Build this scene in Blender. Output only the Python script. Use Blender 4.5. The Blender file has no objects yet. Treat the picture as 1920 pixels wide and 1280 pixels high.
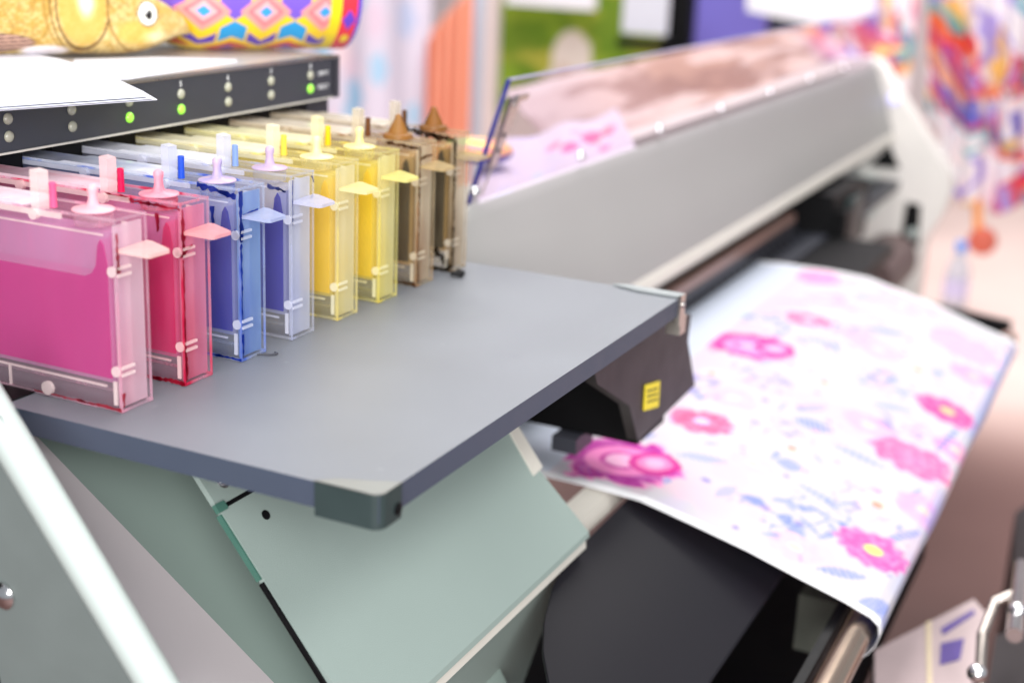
import bpy, bmesh, math, random
import numpy as np
from mathutils import Vector, Matrix, Euler
rnd = random.Random(7)
S = bpy.context.scene
COL = S.collection

# ------------------------------------------------------------------ camera
F_PX, YAW, PITCH, ROLL = 2598.87, 0.439579, 0.298421, 0.0443415
CAM = np.array([-0.589377, -0.351405, 0.300210])
FWD = np.array([math.cos(PITCH)*math.cos(YAW), math.cos(PITCH)*math.sin(YAW), -math.sin(PITCH)])
_r = np.array([math.sin(YAW), -math.cos(YAW), 0.0]); _u = np.cross(_r, FWD)
RGT = _r*math.cos(ROLL)+_u*math.sin(ROLL); UPV = _u*math.cos(ROLL)-_r*math.sin(ROLL)
cd = bpy.data.cameras.new('camera'); cam = bpy.data.objects.new('camera', cd); COL.objects.link(cam)
cd.sensor_width = 36.0; cd.lens = 36.0*F_PX/1920.0; cd.clip_start = 0.01; cd.clip_end = 100
M = Matrix([[RGT[i], UPV[i], -FWD[i], CAM[i]] for i in range(3)]+[[0, 0, 0, 1]])
cam.matrix_world = M
cd.dof.use_dof = True; cd.dof.focus_distance = 0.94; cd.dof.aperture_fstop = 3.6; cd.dof.aperture_blades = 0
S.camera = cam

# ------------------------------------------------------------------ world and lamps (a bright exhibition hall, plus an added fill)
w = bpy.data.worlds.new('World'); S.world = w; w.use_nodes = True
bg = w.node_tree.nodes['Background']; bg.inputs[0].default_value = (0.86, 0.92, 1.0, 1); bg.inputs[1].default_value = 0.4
def area(name, loc, target, size, power, color=(1, 1, 1)):
    l = bpy.data.lights.new(name, 'AREA'); l.shape = 'RECTANGLE'; l.size = size[0]; l.size_y = size[1]
    l.energy = power; l.color = color
    o = bpy.data.objects.new(name, l); COL.objects.link(o); o.location = loc
    o.rotation_euler = (Vector(target)-Vector(loc)).to_track_quat('-Z', 'Y').to_euler()
    return o
area('ceiling_lamp', (0.9, 0.3, 2.3), (0.9, 0.3, 0), (2.6, 1.2), 56, (1, 0.98, 0.96))
area('ceiling_lamp', (0.2, -1.6, 2.0), (0.5, 0.0, -0.2), (1.8, 0.6), 26, (1, 0.98, 0.97))
area('fill_lamp', (-1.7, -1.0, 0.75), (0.3, 0.25, 0.05), (1.6, 1.2), 98, (1, 0.98, 0.98))  # added fill from the camera side, aimed at the cartridges
area('ceiling_lamp', (3.2, 0.9, 2.6), (3.6, 0.9, -0.8), (2.5, 2.5), 170, (1, 0.97, 0.95))
S.view_settings.view_transform = 'Standard'; S.view_settings.look = 'None'
S.view_settings.exposure = 0.0; S.view_settings.gamma = 1.0
S.cycles.use_denoising = True
try: S.cycles.denoiser = 'OPENIMAGEDENOISE'
except Exception: pass
S.cycles.transparent_max_bounces = 32; S.cycles.max_bounces = 8; S.cycles.caustics_refractive = False; S.cycles.caustics_reflective = False
S.cycles.sample_clamp_indirect = 4.0

# ------------------------------------------------------------------ helpers
def at(px, ax, v):
    "the point on the plane coordinate[ax]=v seen at a place in the photograph (1920 wide)"
    d = FWD*F_PX+RGT*(px[0]-960)-UPV*(px[1]-640)
    return CAM+d*((v-CAM[ax])/d[ax])
def onplane(px, P, n):
    d = FWD*F_PX+RGT*(px[0]-960)-UPV*(px[1]-640); n = np.array(n, float)
    return CAM+d*(((np.array(P)-CAM)@n)/(d@n))
def lin(c):
    c = np.asarray(c, float)/255.0
    return np.where(c <= 0.04045, c/12.92, ((c+0.055)/1.055)**2.4)
def L4(c): return (*[float(x) for x in lin(c)], 1.0)

def mat(name, rgb, rough=0.5, metal=0.0, spec=0.5, noise=0.0, nscale=40, bump=0.0, bscale=300, coat=0, trans=0, emit=0):
    m = bpy.data.materials.new(name); m.use_nodes = True; nt = m.node_tree; b = nt.nodes['Principled BSDF']
    b.inputs['Base Color'].default_value = L4(rgb); b.inputs['Roughness'].default_value = rough
    b.inputs['Metallic'].default_value = metal; b.inputs['Specular IOR Level'].default_value = spec
    b.inputs['Coat Weight'].default_value = coat; b.inputs['Transmission Weight'].default_value = trans
    if emit: b.inputs['Emission Color'].default_value = L4(rgb); b.inputs['Emission Strength'].default_value = emit
    tc = nt.nodes.new('ShaderNodeTexCoord')
    if noise:
        n = nt.nodes.new('ShaderNodeTexNoise'); n.inputs['Scale'].default_value = nscale; n.inputs['Detail'].default_value = 6
        nt.links.new(tc.outputs['Object'], n.inputs['Vector'])
        mr = nt.nodes.new('ShaderNodeMapRange'); mr.inputs[1].default_value = 0.3; mr.inputs[2].default_value = 0.7
        mr.inputs[3].default_value = 1-noise; mr.inputs[4].default_value = 1+noise
        nt.links.new(n.outputs[0], mr.inputs[0])
        mx = nt.nodes.new('ShaderNodeVectorMath'); mx.operation = 'SCALE'; mx.inputs[0].default_value = L4(rgb)[:3]
        nt.links.new(mr.outputs[0], mx.inputs['Scale']); nt.links.new(mx.outputs[0], b.inputs['Base Color'])
        mr2 = nt.nodes.new('ShaderNodeMapRange'); mr2.inputs[3].default_value = max(0.02, rough-0.08); mr2.inputs[4].default_value = min(1, rough+0.1)
        nt.links.new(n.outputs[0], mr2.inputs[0]); nt.links.new(mr2.outputs[0], b.inputs['Roughness'])
    if bump:
        n2 = nt.nodes.new('ShaderNodeTexNoise'); n2.inputs['Scale'].default_value = bscale; n2.inputs['Detail'].default_value = 3
        nt.links.new(tc.outputs['Object'], n2.inputs['Vector'])
        bp = nt.nodes.new('ShaderNodeBump'); bp.inputs['Strength'].default_value = bump; bp.inputs['Distance'].default_value = 0.001
        nt.links.new(n2.outputs[0], bp.inputs['Height']); nt.links.new(bp.outputs[0], b.inputs['Normal'])
    return m

def frosted(name, body, cover, rough=0.28, tint=None, stain=None, stain_amt=0.0, transl=0.35, stain_scale=60, stain_cov=None, lo=0.45):
    """cloudy moulded plastic: part of the light passes straight, part is scattered; ink smears run through it"""
    m = bpy.data.materials.new(name); m.use_nodes = True; nt = m.node_tree; N = nt.nodes; K = nt.links
    b = N['Principled BSDF']; out = N['Material Output']
    b.inputs['Roughness'].default_value = rough; b.inputs['Base Color'].default_value = L4(body)
    b.inputs['Specular IOR Level'].default_value = 0.5
    tr = N.new('ShaderNodeBsdfTransparent'); tr.inputs[0].default_value = L4(tint or (250, 250, 250))
    tl = N.new('ShaderNodeBsdfTranslucent'); tl.inputs[0].default_value = L4(body)
    mxa = N.new('ShaderNodeMixShader'); mxa.inputs[0].default_value = transl
    K.new(b.outputs[0], mxa.inputs[1]); K.new(tl.outputs[0], mxa.inputs[2])
    mx = N.new('ShaderNodeMixShader'); mx.inputs[0].default_value = cover
    K.new(tr.outputs[0], mx.inputs[1]); K.new(mxa.outputs[0], mx.inputs[2]); K.new(mx.outputs[0], out.inputs[0])
    tc = N.new('ShaderNodeTexCoord'); mp = N.new('ShaderNodeMapping'); mp.inputs['Scale'].default_value = (1, 1, 0.22)
    n = N.new('ShaderNodeTexNoise'); n.inputs['Scale'].default_value = stain_scale; n.inputs['Detail'].default_value = 4; n.inputs['Roughness'].default_value = 0.5
    K.new(tc.outputs['Object'], mp.inputs[0]); K.new(mp.outputs[0], n.inputs['Vector'])
    if stain is not None:
        mr = N.new('ShaderNodeMapRange'); mr.inputs[1].default_value = lo; mr.inputs[2].default_value = lo+.2
        mr.inputs[3].default_value = 0; mr.inputs[4].default_value = stain_amt
        K.new(n.outputs[0], mr.inputs[0])
        mc = N.new('ShaderNodeMix'); mc.data_type = 'RGBA'; mc.inputs[6].default_value = L4(body); mc.inputs[7].default_value = L4(stain)
        K.new(mr.outputs[0], mc.inputs[0]); K.new(mc.outputs[2], b.inputs['Base Color']); K.new(mc.outputs[2], tl.inputs[0])
    mr3 = N.new('ShaderNodeMapRange'); mr3.inputs[1].default_value = 0.3; mr3.inputs[2].default_value = 0.7
    mr3.inputs[3].default_value = cover*0.88; mr3.inputs[4].default_value = min(1, cover*1.12)
    if stain_cov is not None:
        mr3.inputs[1].default_value = lo; mr3.inputs[2].default_value = lo+.16; mr3.inputs[3].default_value = cover; mr3.inputs[4].default_value = stain_cov
    K.new(n.outputs[0], mr3.inputs[0]); K.new(mr3.outputs[0], mx.inputs[0])
    return m

def vcol_mat(name, rough=0.7, bump=0.0, bscale=600, sheen=0, transl=0.0, spec=0.3):
    m = bpy.data.materials.new(name); m.use_nodes = True; nt = m.node_tree; b = nt.nodes['Principled BSDF']
    a = nt.nodes.new('ShaderNodeVertexColor'); a.layer_name = 'Col'
    nt.links.new(a.outputs[0], b.inputs['Base Color']); b.inputs['Roughness'].default_value = rough
    b.inputs['Specular IOR Level'].default_value = spec; b.inputs['Sheen Weight'].default_value = sheen
    if transl:
        tl = nt.nodes.new('ShaderNodeBsdfTranslucent'); nt.links.new(a.outputs[0], tl.inputs[0])
        mx = nt.nodes.new('ShaderNodeMixShader'); mx.inputs[0].default_value = transl
        nt.links.new(b.outputs[0], mx.inputs[1]); nt.links.new(tl.outputs[0], mx.inputs[2])
        nt.links.new(mx.outputs[0], nt.nodes['Material Output'].inputs[0])
    if bump:
        tc = nt.nodes.new('ShaderNodeTexCoord')
        n2 = nt.nodes.new('ShaderNodeTexNoise'); n2.inputs['Scale'].default_value = bscale
        nt.links.new(tc.outputs['Object'], n2.inputs['Vector'])
        bp = nt.nodes.new('ShaderNodeBump'); bp.inputs['Strength'].default_value = bump; bp.inputs['Distance'].default_value = 0.001
        nt.links.new(n2.outputs[0], bp.inputs['Height']); nt.links.new(bp.outputs[0], b.inputs['Normal'])
    return m

def wpos(o):
    p = Vector((0, 0, 0))
    while o is not None: p += o.location; o = o.parent
    return p
def thing(name, label, cat, loc, group=None):
    o = bpy.data.objects.new(name, None); COL.objects.link(o); o.location = loc; o.empty_display_size = 0.01
    o['label'] = label; o['category'] = cat
    if group: o['group'] = group
    return o
def tag(o, label=None, cat=None, group=None, kind=None):
    for k, v in (('label', label), ('category', cat), ('group', group), ('kind', kind)):
        if v: o[k] = v
    return o
def finish(name, me, m, parent, smooth):
    if m is not None: me.materials.append(m)
    if smooth:
        me.shade_smooth() if hasattr(me, 'shade_smooth') else None
    o = bpy.data.objects.new(name, me); COL.objects.link(o)
    if parent is not None: o.parent = parent
    return o
def centre(me, parent):
    # put the object's origin at the middle of its mesh; coordinates come in as world ones
    n = len(me.vertices); co = np.empty(n*3, 'f'); me.vertices.foreach_get('co', co); co = co.reshape(-1, 3)
    c = (co.min(0)+co.max(0))/2; co -= c; me.vertices.foreach_set('co', co.ravel()); me.update()
    pw = wpos(parent) if parent is not None else Vector((0, 0, 0))
    return Vector([float(x) for x in c])-pw
def bmobj(name, bm, m, parent=None, smooth=False, bevel=0, seg=2):
    if bevel:
        es = [e for e in bm.edges if len(e.link_faces) == 2 and e.calc_face_angle(0) > math.radians(35)]
        bmesh.ops.bevel(bm, geom=es, offset=bevel, segments=seg, affect='EDGES', profile=0.5, clamp_overlap=True)
    bmesh.ops.recalc_face_normals(bm, faces=bm.faces)
    me = bpy.data.meshes.new(name); bm.to_mesh(me); bm.free()
    loc = centre(me, parent)
    if smooth or bevel:
        for p in me.polygons: p.use_smooth = True
        try: me.set_sharp_from_angle(angle=math.radians(50 if smooth else 32))
        except Exception: pass
    o = finish(name, me, m, parent, False); o.location = loc
    return o
def add_box(bm, x0, x1, y0, y1, z0, z1):
    v = [bm.verts.new(p) for p in ((x0, y0, z0), (x1, y0, z0), (x1, y1, z0), (x0, y1, z0), (x0, y0, z1), (x1, y0, z1), (x1, y1, z1), (x0, y1, z1))]
    for f in ((3, 2, 1, 0), (4, 5, 6, 7), (0, 1, 5, 4), (1, 2, 6, 5), (2, 3, 7, 6), (3, 0, 4, 7)): bm.faces.new([v[i] for i in f])
def box(name, x0, x1, y0, y1, z0, z1, m, parent=None, bevel=0):
    bm = bmesh.new(); add_box(bm, x0, x1, y0, y1, z0, z1); return bmobj(name, bm, m, parent, bevel=bevel)
def boxes(name, bs, m, parent=None, bevel=0):
    bm = bmesh.new()
    for b in bs: add_box(bm, *b)
    return bmobj(name, bm, m, parent, bevel=bevel)
def add_prism(bm, pts, vec):
    a = [bm.verts.new(p) for p in pts]; b = [bm.verts.new(np.array(p)+np.array(vec)) for p in pts]
    n = len(pts); bm.faces.new(a); bm.faces.new(b[::-1])
    for i in range(n): bm.faces.new((a[i], b[i], b[(i+1) % n], a[(i+1) % n]))
def prism(name, pts, vec, m, parent=None, bevel=0, smooth=False):
    bm = bmesh.new(); add_prism(bm, pts, vec); return bmobj(name, bm, m, parent, bevel=bevel, smooth=smooth)
def prismx(name, prof, x0, x1, m, parent=None, bevel=0, smooth=False):
    return prism(name, [(x0, y, z) for y, z in prof], (x1-x0, 0, 0), m, parent, bevel, smooth)
def add_cyl(bm, p0, p1, r0, r1=None, seg=20, caps=True):
    p0 = Vector(p0); p1 = Vector(p1); r1 = r0 if r1 is None else r1
    q = (p1-p0).to_track_quat('Z', 'X').to_matrix()
    A = []; B = []
    for i in range(seg):
        a = 2*math.pi*i/seg; d = q @ Vector((math.cos(a), math.sin(a), 0))
        A.append(bm.verts.new(p0+d*r0)); B.append(bm.verts.new(p1+d*r1))
    for i in range(seg): bm.faces.new((A[i], A[(i+1) % seg], B[(i+1) % seg], B[i]))
    if caps: bm.faces.new(A[::-1]); bm.faces.new(B)
def cyl(name, p0, p1, r, m, parent=None, r1=None, seg=24, bevel=0):
    bm = bmesh.new(); add_cyl(bm, p0, p1, r, r1, seg); return bmobj(name, bm, m, parent, smooth=True, bevel=bevel)
def add_lathe(bm, base, prof, seg=24, axis=(0, 0, 1)):
    q = Vector(axis).to_track_quat('Z', 'X').to_matrix(); rings = []
    for r, h in prof:
        rings.append([bm.verts.new(Vector(base)+q @ Vector((max(r, 1e-5)*math.cos(2*math.pi*i/seg), max(r, 1e-5)*math.sin(2*math.pi*i/seg), h))) for i in range(seg)])
    for a, b in zip(rings, rings[1:]):
        for i in range(seg): bm.faces.new((a[i], a[(i+1) % seg], b[(i+1) % seg], b[i]))
    bm.faces.new(rings[0][::-1]); bm.faces.new(rings[-1])
def lathe(name, base, prof, m, parent=None, seg=28, axis=(0, 0, 1)):
    bm = bmesh.new(); add_lathe(bm, base, prof, seg, axis); return bmobj(name, bm, m, parent, smooth=True)
def tube(name, pts, r, m, parent=None, seg=12):
    bm = bmesh.new()
    for a, b in zip(pts, pts[1:]): add_cyl(bm, a, b, r, r, seg)
    for p in pts[1:-1]: bmesh.ops.create_uvsphere(bm, u_segments=seg, v_segments=8, radius=r, matrix=Matrix.Translation(p))
    return bmobj(name, bm, m, parent, smooth=True)
def grid(name, nu, nv, pos, colf, m, parent=None, thick=0.0, wrap=False):
    """sheet of nu x nv points; pos(u,v)->xyz arrays, colf(u,v)->rgb 0..255 arrays (the print or dye on the sheet)"""
    U, V = np.meshgrid(np.linspace(0, 1, nu), np.linspace(0, 1, nv), indexing='ij')
    P = np.stack(pos(U, V), -1).reshape(-1, 3)
    C = lin(np.clip(np.stack(colf(U, V), -1).reshape(-1, 3), 0, 255))
    idx = np.arange(nu*nv).reshape(nu, nv)
    F = np.stack([idx[:-1, :-1], idx[1:, :-1], idx[1:, 1:], idx[:-1, 1:]], -1).reshape(-1, 4)
    me = bpy.data.meshes.new(name); me.from_pydata(P.tolist(), [], F.tolist())
    at_ = me.color_attributes.new('Col', 'FLOAT_COLOR', 'POINT')
    at_.data.foreach_set('color', np.concatenate([C, np.ones((len(C), 1))], 1).astype('f').ravel())
    for p in me.polygons: p.use_smooth = True
    loc = centre(me, parent); o = finish(name, me, m, parent, False); o.location = loc
    if thick:
        md = o.modifiers.new('thickness', 'SOLIDIFY'); md.thickness = thick; md.offset = 0
    return o
def text(name, s, loc, rot, size, m, parent):
    c = bpy.data.curves.new(name, 'FONT'); c.body = s; c.size = size; c.extrude = 0.0001; c.align_x = 'CENTER'; c.align_y = 'CENTER'; c.offset = size*0.012
    tmp = bpy.data.objects.new('tmp', c); COL.objects.link(tmp); bpy.context.view_layer.update()
    me = bpy.data.meshes.new_from_object(tmp.evaluated_get(bpy.context.evaluated_depsgraph_get())); bpy.data.objects.remove(tmp)
    me.materials.clear(); me.materials.append(m); o = bpy.data.objects.new(name, me); COL.objects.link(o); o.parent = parent
    o.location = Vector(loc)-wpos(parent); o.rotation_euler = rot; return o

# smooth value noise for prints
def vnoise(x, y, seed=0):
    xi = np.floor(x).astype(int); yi = np.floor(y).astype(int); fx = x-xi; fy = y-yi
    fx = fx*fx*(3-2*fx); fy = fy*fy*(3-2*fy)
    def h(a, b):
        n = (a*374761393+b*668265263+seed*69069) & 0x7fffffff
        n = ((n ^ (n >> 13))*1274126177) & 0x7fffffff
        return ((n ^ (n >> 16)) & 0xffff)/65535.0
    return (h(xi, yi)*(1-fx)+h(xi+1, yi)*fx)*(1-fy)+(h(xi, yi+1)*(1-fx)+h(xi+1, yi+1)*fx)*fy
def fnoise(x, y, seed=0):
    return 0.55*vnoise(x, y, seed)+0.3*vnoise(x*2.1, y*2.1, seed+5)+0.15*vnoise(x*4.3, y*4.3, seed+9)
def ss(a, b, x):
    t = np.clip((x-a)/(b-a), 0, 1); return t*t*(3-2*t)
class Paint:
    def __init__(s, shape, rgb): s.c = [np.full(shape, float(k)) for k in rgb]
    def over(s, mask, rgb):
        for i in range(3): s.c[i] = s.c[i]*(1-mask)+rgb[i]*mask
    def out(s): return tuple(s.c)

# ------------------------------------------------------------------ materials
M_shelf = mat('shelf_grey_paint', (114, 118, 125), 0.36, noise=0.06, nscale=9, bump=0.35, bscale=1800)
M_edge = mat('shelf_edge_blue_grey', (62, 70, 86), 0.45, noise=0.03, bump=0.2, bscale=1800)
M_cornr = mat('dark_painted_bracket', (44, 57, 57), 0.4, noise=0.06)
M_dark = mat('charcoal_plastic', (56, 58, 66), 0.42, noise=0.05, nscale=60, bump=0.25, bscale=2500)
M_black = mat('black_plastic', (8, 8, 10), 0.5, spec=.2, noise=0.1)
M_brown = mat('brown_black_cover', (40, 33, 35), 0.42, spec=.3, noise=0.06)
M_cover = mat('light_grey_cover', (158, 157, 154), 0.42, noise=0.015, nscale=6, bump=0.15, bscale=1500)
M_lip = mat('ivory_lip', (206, 202, 192), 0.4, noise=0.02)
M_panel = mat('green_grey_paint', (142, 157, 151), 0.45, noise=0.02, nscale=9, bump=0.3, bscale=1900)
M_panel2 = mat('green_grey_paint_recess', (132, 148, 141), 0.5, noise=0.03, nscale=7)
M_pink = mat('pink_reflection_grey', (214, 206, 208), 0.5, noise=0.02, nscale=8)  # pink reflection on the recessed sheet, painted as a base colour
M_white = mat('white_paint', (176, 186, 182), 0.35, noise=0.01)
M_chrome = mat('chrome', (225, 225, 225), 0.12, metal=1, noise=0.02)
M_steel = mat('brushed_steel', (196, 186, 178), 0.28, metal=1, noise=0.06)
M_gloss = mat('apron_black_coating', (44, 44, 48), 0.36, spec=0.4, noise=0.05, nscale=12)
M_print = mat('white_ink_lettering', (225, 226, 228), 0.6, noise=0.05, nscale=900)
M_led_off = mat('indicator_lens_off', (168, 168, 150), 0.25, noise=0.05, coat=0.5)
M_led_on = mat('indicator_lens_lit', (150, 232, 70), 0.25, emit=0.75, coat=0.5)
M_paper = mat('white_paper', (206, 208, 218), 0.75, noise=0.01, nscale=20)
M_yel = mat('yellow_sticker', (236, 214, 40), 0.5, noise=0.05)
M_floor = None

# ------------------------------------------------------------------ setting: floor and wall
def floor_col(U, V):
    x = -2+U*11; y = -3+V*8
    p = Paint(U.shape, (232, 206, 198))
    n = fnoise(x*1.2, y*1.2, 3)
    p.over(ss(0.35, 0.75, n)*0.5, (216, 182, 172))
    p.over((1-ss(2.2, 3.3, x+0.25*fnoise(x*2, y*2, 8)))*0.92, (88, 60, 56))       # the brown hall carpet round the printer
    p.over(ss(0.42, 0.7, fnoise(x*3+9, y*3, 21))*(1-ss(1.8, 2.6, x))*0.45, (112, 84, 80))
    return p.out()
grid('floor', 221, 161, lambda U, V: (-2+U*11, -3+V*8, -0.8+0*U), floor_col, vcol_mat('floor_covering', 0.55, bump=0.3, bscale=90)).__setitem__('kind', 'structure')
wl = box('wall', 8.2, 8.3, -3, 5.2, -0.8, 3.2, mat('hall_wall', (226, 214, 214), 0.8, noise=0.05, nscale=2)); wl['kind'] = 'structure'

# ------------------------------------------------------------------ the printer (one thing, many parts)
P = thing('wide_format_printer', 'grey wide format printer with an ink station and a cantilevered grey shelf', 'printer', (1.3, 0.2, -0.8))
# shelf
bm = bmesh.new()
SL = 0.490
add_box(bm, 0, SL, 0, 0.44, -0.0155, 0)
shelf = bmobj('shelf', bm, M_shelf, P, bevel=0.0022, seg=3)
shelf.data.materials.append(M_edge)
nt = M_shelf.node_tree; pb_ = nt.nodes['Principled BSDF']; src = pb_.inputs['Base Color'].links[0].from_socket
tc = nt.nodes.new('ShaderNodeTexCoord'); n1 = nt.nodes.new('ShaderNodeTexNoise'); n1.inputs['Scale'].default_value = 11; n1.inputs['Detail'].default_value = 9; n1.inputs['Roughness'].default_value = .65
nt.links.new(tc.outputs['Object'], n1.inputs['Vector'])
mr = nt.nodes.new('ShaderNodeMapRange'); mr.inputs[1].default_value = .60; mr.inputs[2].default_value = .76; mr.inputs[3].default_value = 0; mr.inputs[4].default_value = .35
nt.links.new(n1.outputs[0], mr.inputs[0])
mc = nt.nodes.new('ShaderNodeMix'); mc.data_type = 'RGBA'; mc.inputs[7].default_value = L4((88, 90, 100)); nt.links.new(src, mc.inputs[6]); nt.links.new(mr.outputs[0], mc.inputs[0])
n2 = nt.nodes.new('ShaderNodeTexVoronoi'); n2.inputs['Scale'].default_value = 26; nt.links.new(tc.outputs['Object'], n2.inputs['Vector'])
mr2 = nt.nodes.new('ShaderNodeMapRange'); mr2.inputs[1].default_value = .03; mr2.inputs[2].default_value = .055; mr2.inputs[3].default_value = .12; mr2.inputs[4].default_value = 0
nt.links.new(n2.outputs['Distance'], mr2.inputs[0])
mc2 = nt.nodes.new('ShaderNodeMix'); mc2.data_type = 'RGBA'; mc2.inputs[7].default_value = L4((196, 200, 206)); nt.links.new(mc.outputs[2], mc2.inputs[6]); nt.links.new(mr2.outputs[0], mc2.inputs[0])
nt.links.new(mc2.outputs[2], pb_.inputs['Base Color'])
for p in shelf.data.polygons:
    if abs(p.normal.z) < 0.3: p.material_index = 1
# cut left end of the shelf by the black end cap seen past it
box('shelf_end_cap', -0.0012, 0.03, 0.268, 0.30, -0.019, 0.0012, M_black, shelf, bevel=0.001)
def corner(x, y, name='corner_bracket'):
    pass
# near corner bracket: a folded plate wrapped over the corner
c = 0.0018
bm = bmesh.new()
pts = []
R = 0.007
def rc(x0, y0, x1, y1, r):
    "outline of a rectangle whose (x0,y0) corner is rounded"
    o = [(x0, y1)]
    for i in range(7):
        a = math.pi+ (math.pi/2)*i/6
        o.append((x0+r+r*math.cos(a), y0+r+r*math.sin(a)))
    o.append((x1, y0)); return o
out = rc(-c, -c, 0.021, 0.040, R)
# side skirt (vertical wall following the corner)
inn = rc(0.0002, 0.0002, 0.021, 0.040, R-0.002)
n = len(out)
vo0 = [bm.verts.new((x, y, -0.0195)) for x, y in out]; vo1 = [bm.verts.new((x, y, 0.0012)) for x, y in out]
vi0 = [bm.verts.new((x, y, -0.0195)) for x, y in inn]; vi1 = [bm.verts.new((x, y, 0.0012)) for x, y in inn]
for i in range(n-1):
    bm.faces.new((vo0[i], vo0[i+1], vo1[i+1], vo1[i])); bm.faces.new((vi0[i+1], vi0[i], vi1[i], vi1[i+1]))
    bm.faces.new((vo0[i+1], vo0[i], vi0[i], vi0[i+1])); bm.faces.new((vo1[i], vo1[i+1], vi1[i+1], vi1[i]))
bm.faces.new((vo0[0], vo1[0], vi1[0], vi0[0])); bm.faces.new((vo0[-1], vi0[-1], vi1[-1], vo1[-1]))
cb = bmobj('corner_bracket', bm, M_cornr, shelf, smooth=True)
# its top leaf
lf = out+[(0.018, 0.014), (0.012, 0.030)]
prism('bracket_leaf', [(x, y, 0.0007) for x, y in rc(-c, -c, 0.021, 0.040, R)+[(0.014, 0.012), (0.007, 0.030)]][:], (0, 0, 0.0011), mat('bracket_leaf_paint', (120, 122, 118), 0.4, noise=.04), shelf, bevel=0.0003)
lathe('screw', (0.0165, -c+0.0002, -0.0125), [(0.0036, 0), (0.0036, 0.0012), (0.002, 0.002)], M_black, shelf, axis=(0, -1, 0), seg=14)
# far corner bracket
prism('corner_bracket', [(SL-0.010, -c, 0.0008), (SL+c, -c, 0.0008), (SL+c, 0.05, 0.0008), (SL-0.003, 0.062, 0.0008), (SL-0.010, 0.036, 0.0008)], (0, 0, 0.0016), mat('far_bracket_paint', (150, 156, 157), .35, noise=.04), shelf, bevel=0.0004)
box('bracket_flange', SL-0.010, SL+c, -c-0.0006, 0.0, -0.024, 0.0024, M_steel, shelf, bevel=0.0005)
lathe('screw', (SL-0.004, -c-0.0006, -0.006), [(0.0028, 0), (0.0028, 0.001), (0.0016, 0.0018)], M_chrome, shelf, axis=(0, -1, 0), seg=14)
box('bracket_hanger', SL-0.002, SL+0.012, -0.001, 0.012, -0.034, -0.018, M_steel, shelf, bevel=0.002)
# little wire clips on the shelf
tube('wire_clip', [(0.164, 0.198, 0.0012), (0.168, 0.1895, 0.0012), (0.1725, 0.187, 0.0014), (0.174, 0.190, 0.0012)], 0.0007, M_dark, shelf, seg=8)
tube('wire_clip', [(0.432, 0.19, 0.0035), (0.436, 0.182, 0.0035), (0.441, 0.183, 0.003), (0.444, 0.189, 0.003)], 0.0024, M_black, shelf, seg=8)

# ink station housing
YM, ZB, ZT, XR = 0.371, 0.1275, 0.1657, 0.536
tc_ = box('station_top', -0.5, XR, YM+0.0125, 0.80, ZT-0.0004, ZT+0.0004, mat('station_top_sheen', (168, 163, 158), 0.3, noise=0.03), P)  # lighter grey paints in the grazing reflection on the glossy top
st = boxes('ink_station', [(-0.5, XR, YM+0.012, 0.80, 0.150, ZT-0.0006), (0.5005, XR, YM+0.012, 0.80, 0.0, 0.1495), (-0.5, 0.5, 0.60, 0.80, 0.0, 0.1495)], M_dark, P, bevel=0.0015)
fp = box('front_panel', -0.5, XR+0.001, YM, YM+0.0115, ZB, ZT+0.0006, M_dark, P, bevel=0.0016)
box('bevel_highlight', -0.5, XR-0.012, YM-0.0012, YM+0.0004, ZB+0.0002, ZB+0.0016, M_lip, fp)  # pale strip standing for the highlight on the panel's lower bevel
box('bevel_highlight', -0.5, XR-0.004, YM-0.0010, YM+0.0006, ZT-0.0010, ZT+0.0002, M_steel, fp)  # bright strip standing for the upper bevel's highlight
box('panel_groove', XR-0.010, XR-0.0088, YM-0.0008, YM+0.0004, ZB+0.004, ZT-0.003, M_black, fp)
RX = (math.pi/2, 0, 0)
for i in range(8):
    x = 0.0575+i*0.0614
    for z, k in ((0.1518, 0), (0.1396, 1)):
        on = k == 1 and i in (3, 4, 7)
        bm = bmesh.new(); add_lathe(bm, (x, YM-0.0002, z), [(0.0041, 0), (0.0041, 0.0006), (0.0036, 0.0016), (0.0022, 0.0025), (0.0004, 0.0029)], 20, (0, -1, 0))
        lens = bmobj('indicator_light', bm, M_led_on if on else M_led_off, fp, smooth=True)
        if on: lens['label'] = 'glowing green indicator light'
    if i >= 4: text('printed_number', str(i+1), (x, YM-0.0006, 0.1596), RX, 0.0062, M_print, fp)
text('printed_word', 'EMPTY', (0.5085, YM-0.0006, 0.1518), RX, 0.0056, M_print, fp)
text('printed_word', 'SELECT', (0.5085, YM-0.0006, 0.1396), RX, 0.0056, M_print, fp)
box('slot_back_wall', -0.5, 0.5, 0.585, 0.598, 0.001, 0.1485, M_black, P)
X0, WC, SP, Y0 = 0.0258, 0.0277, 0.05997, 0.1976
for i in range(9):
    x = X0-0.031+i*SP
    sd = box('slot_divider', x-0.0015 if i else x-0.1, x+0.0285, 0.384, 0.58, 0.0008, 0.1340, M_black, P, bevel=0.001)

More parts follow.
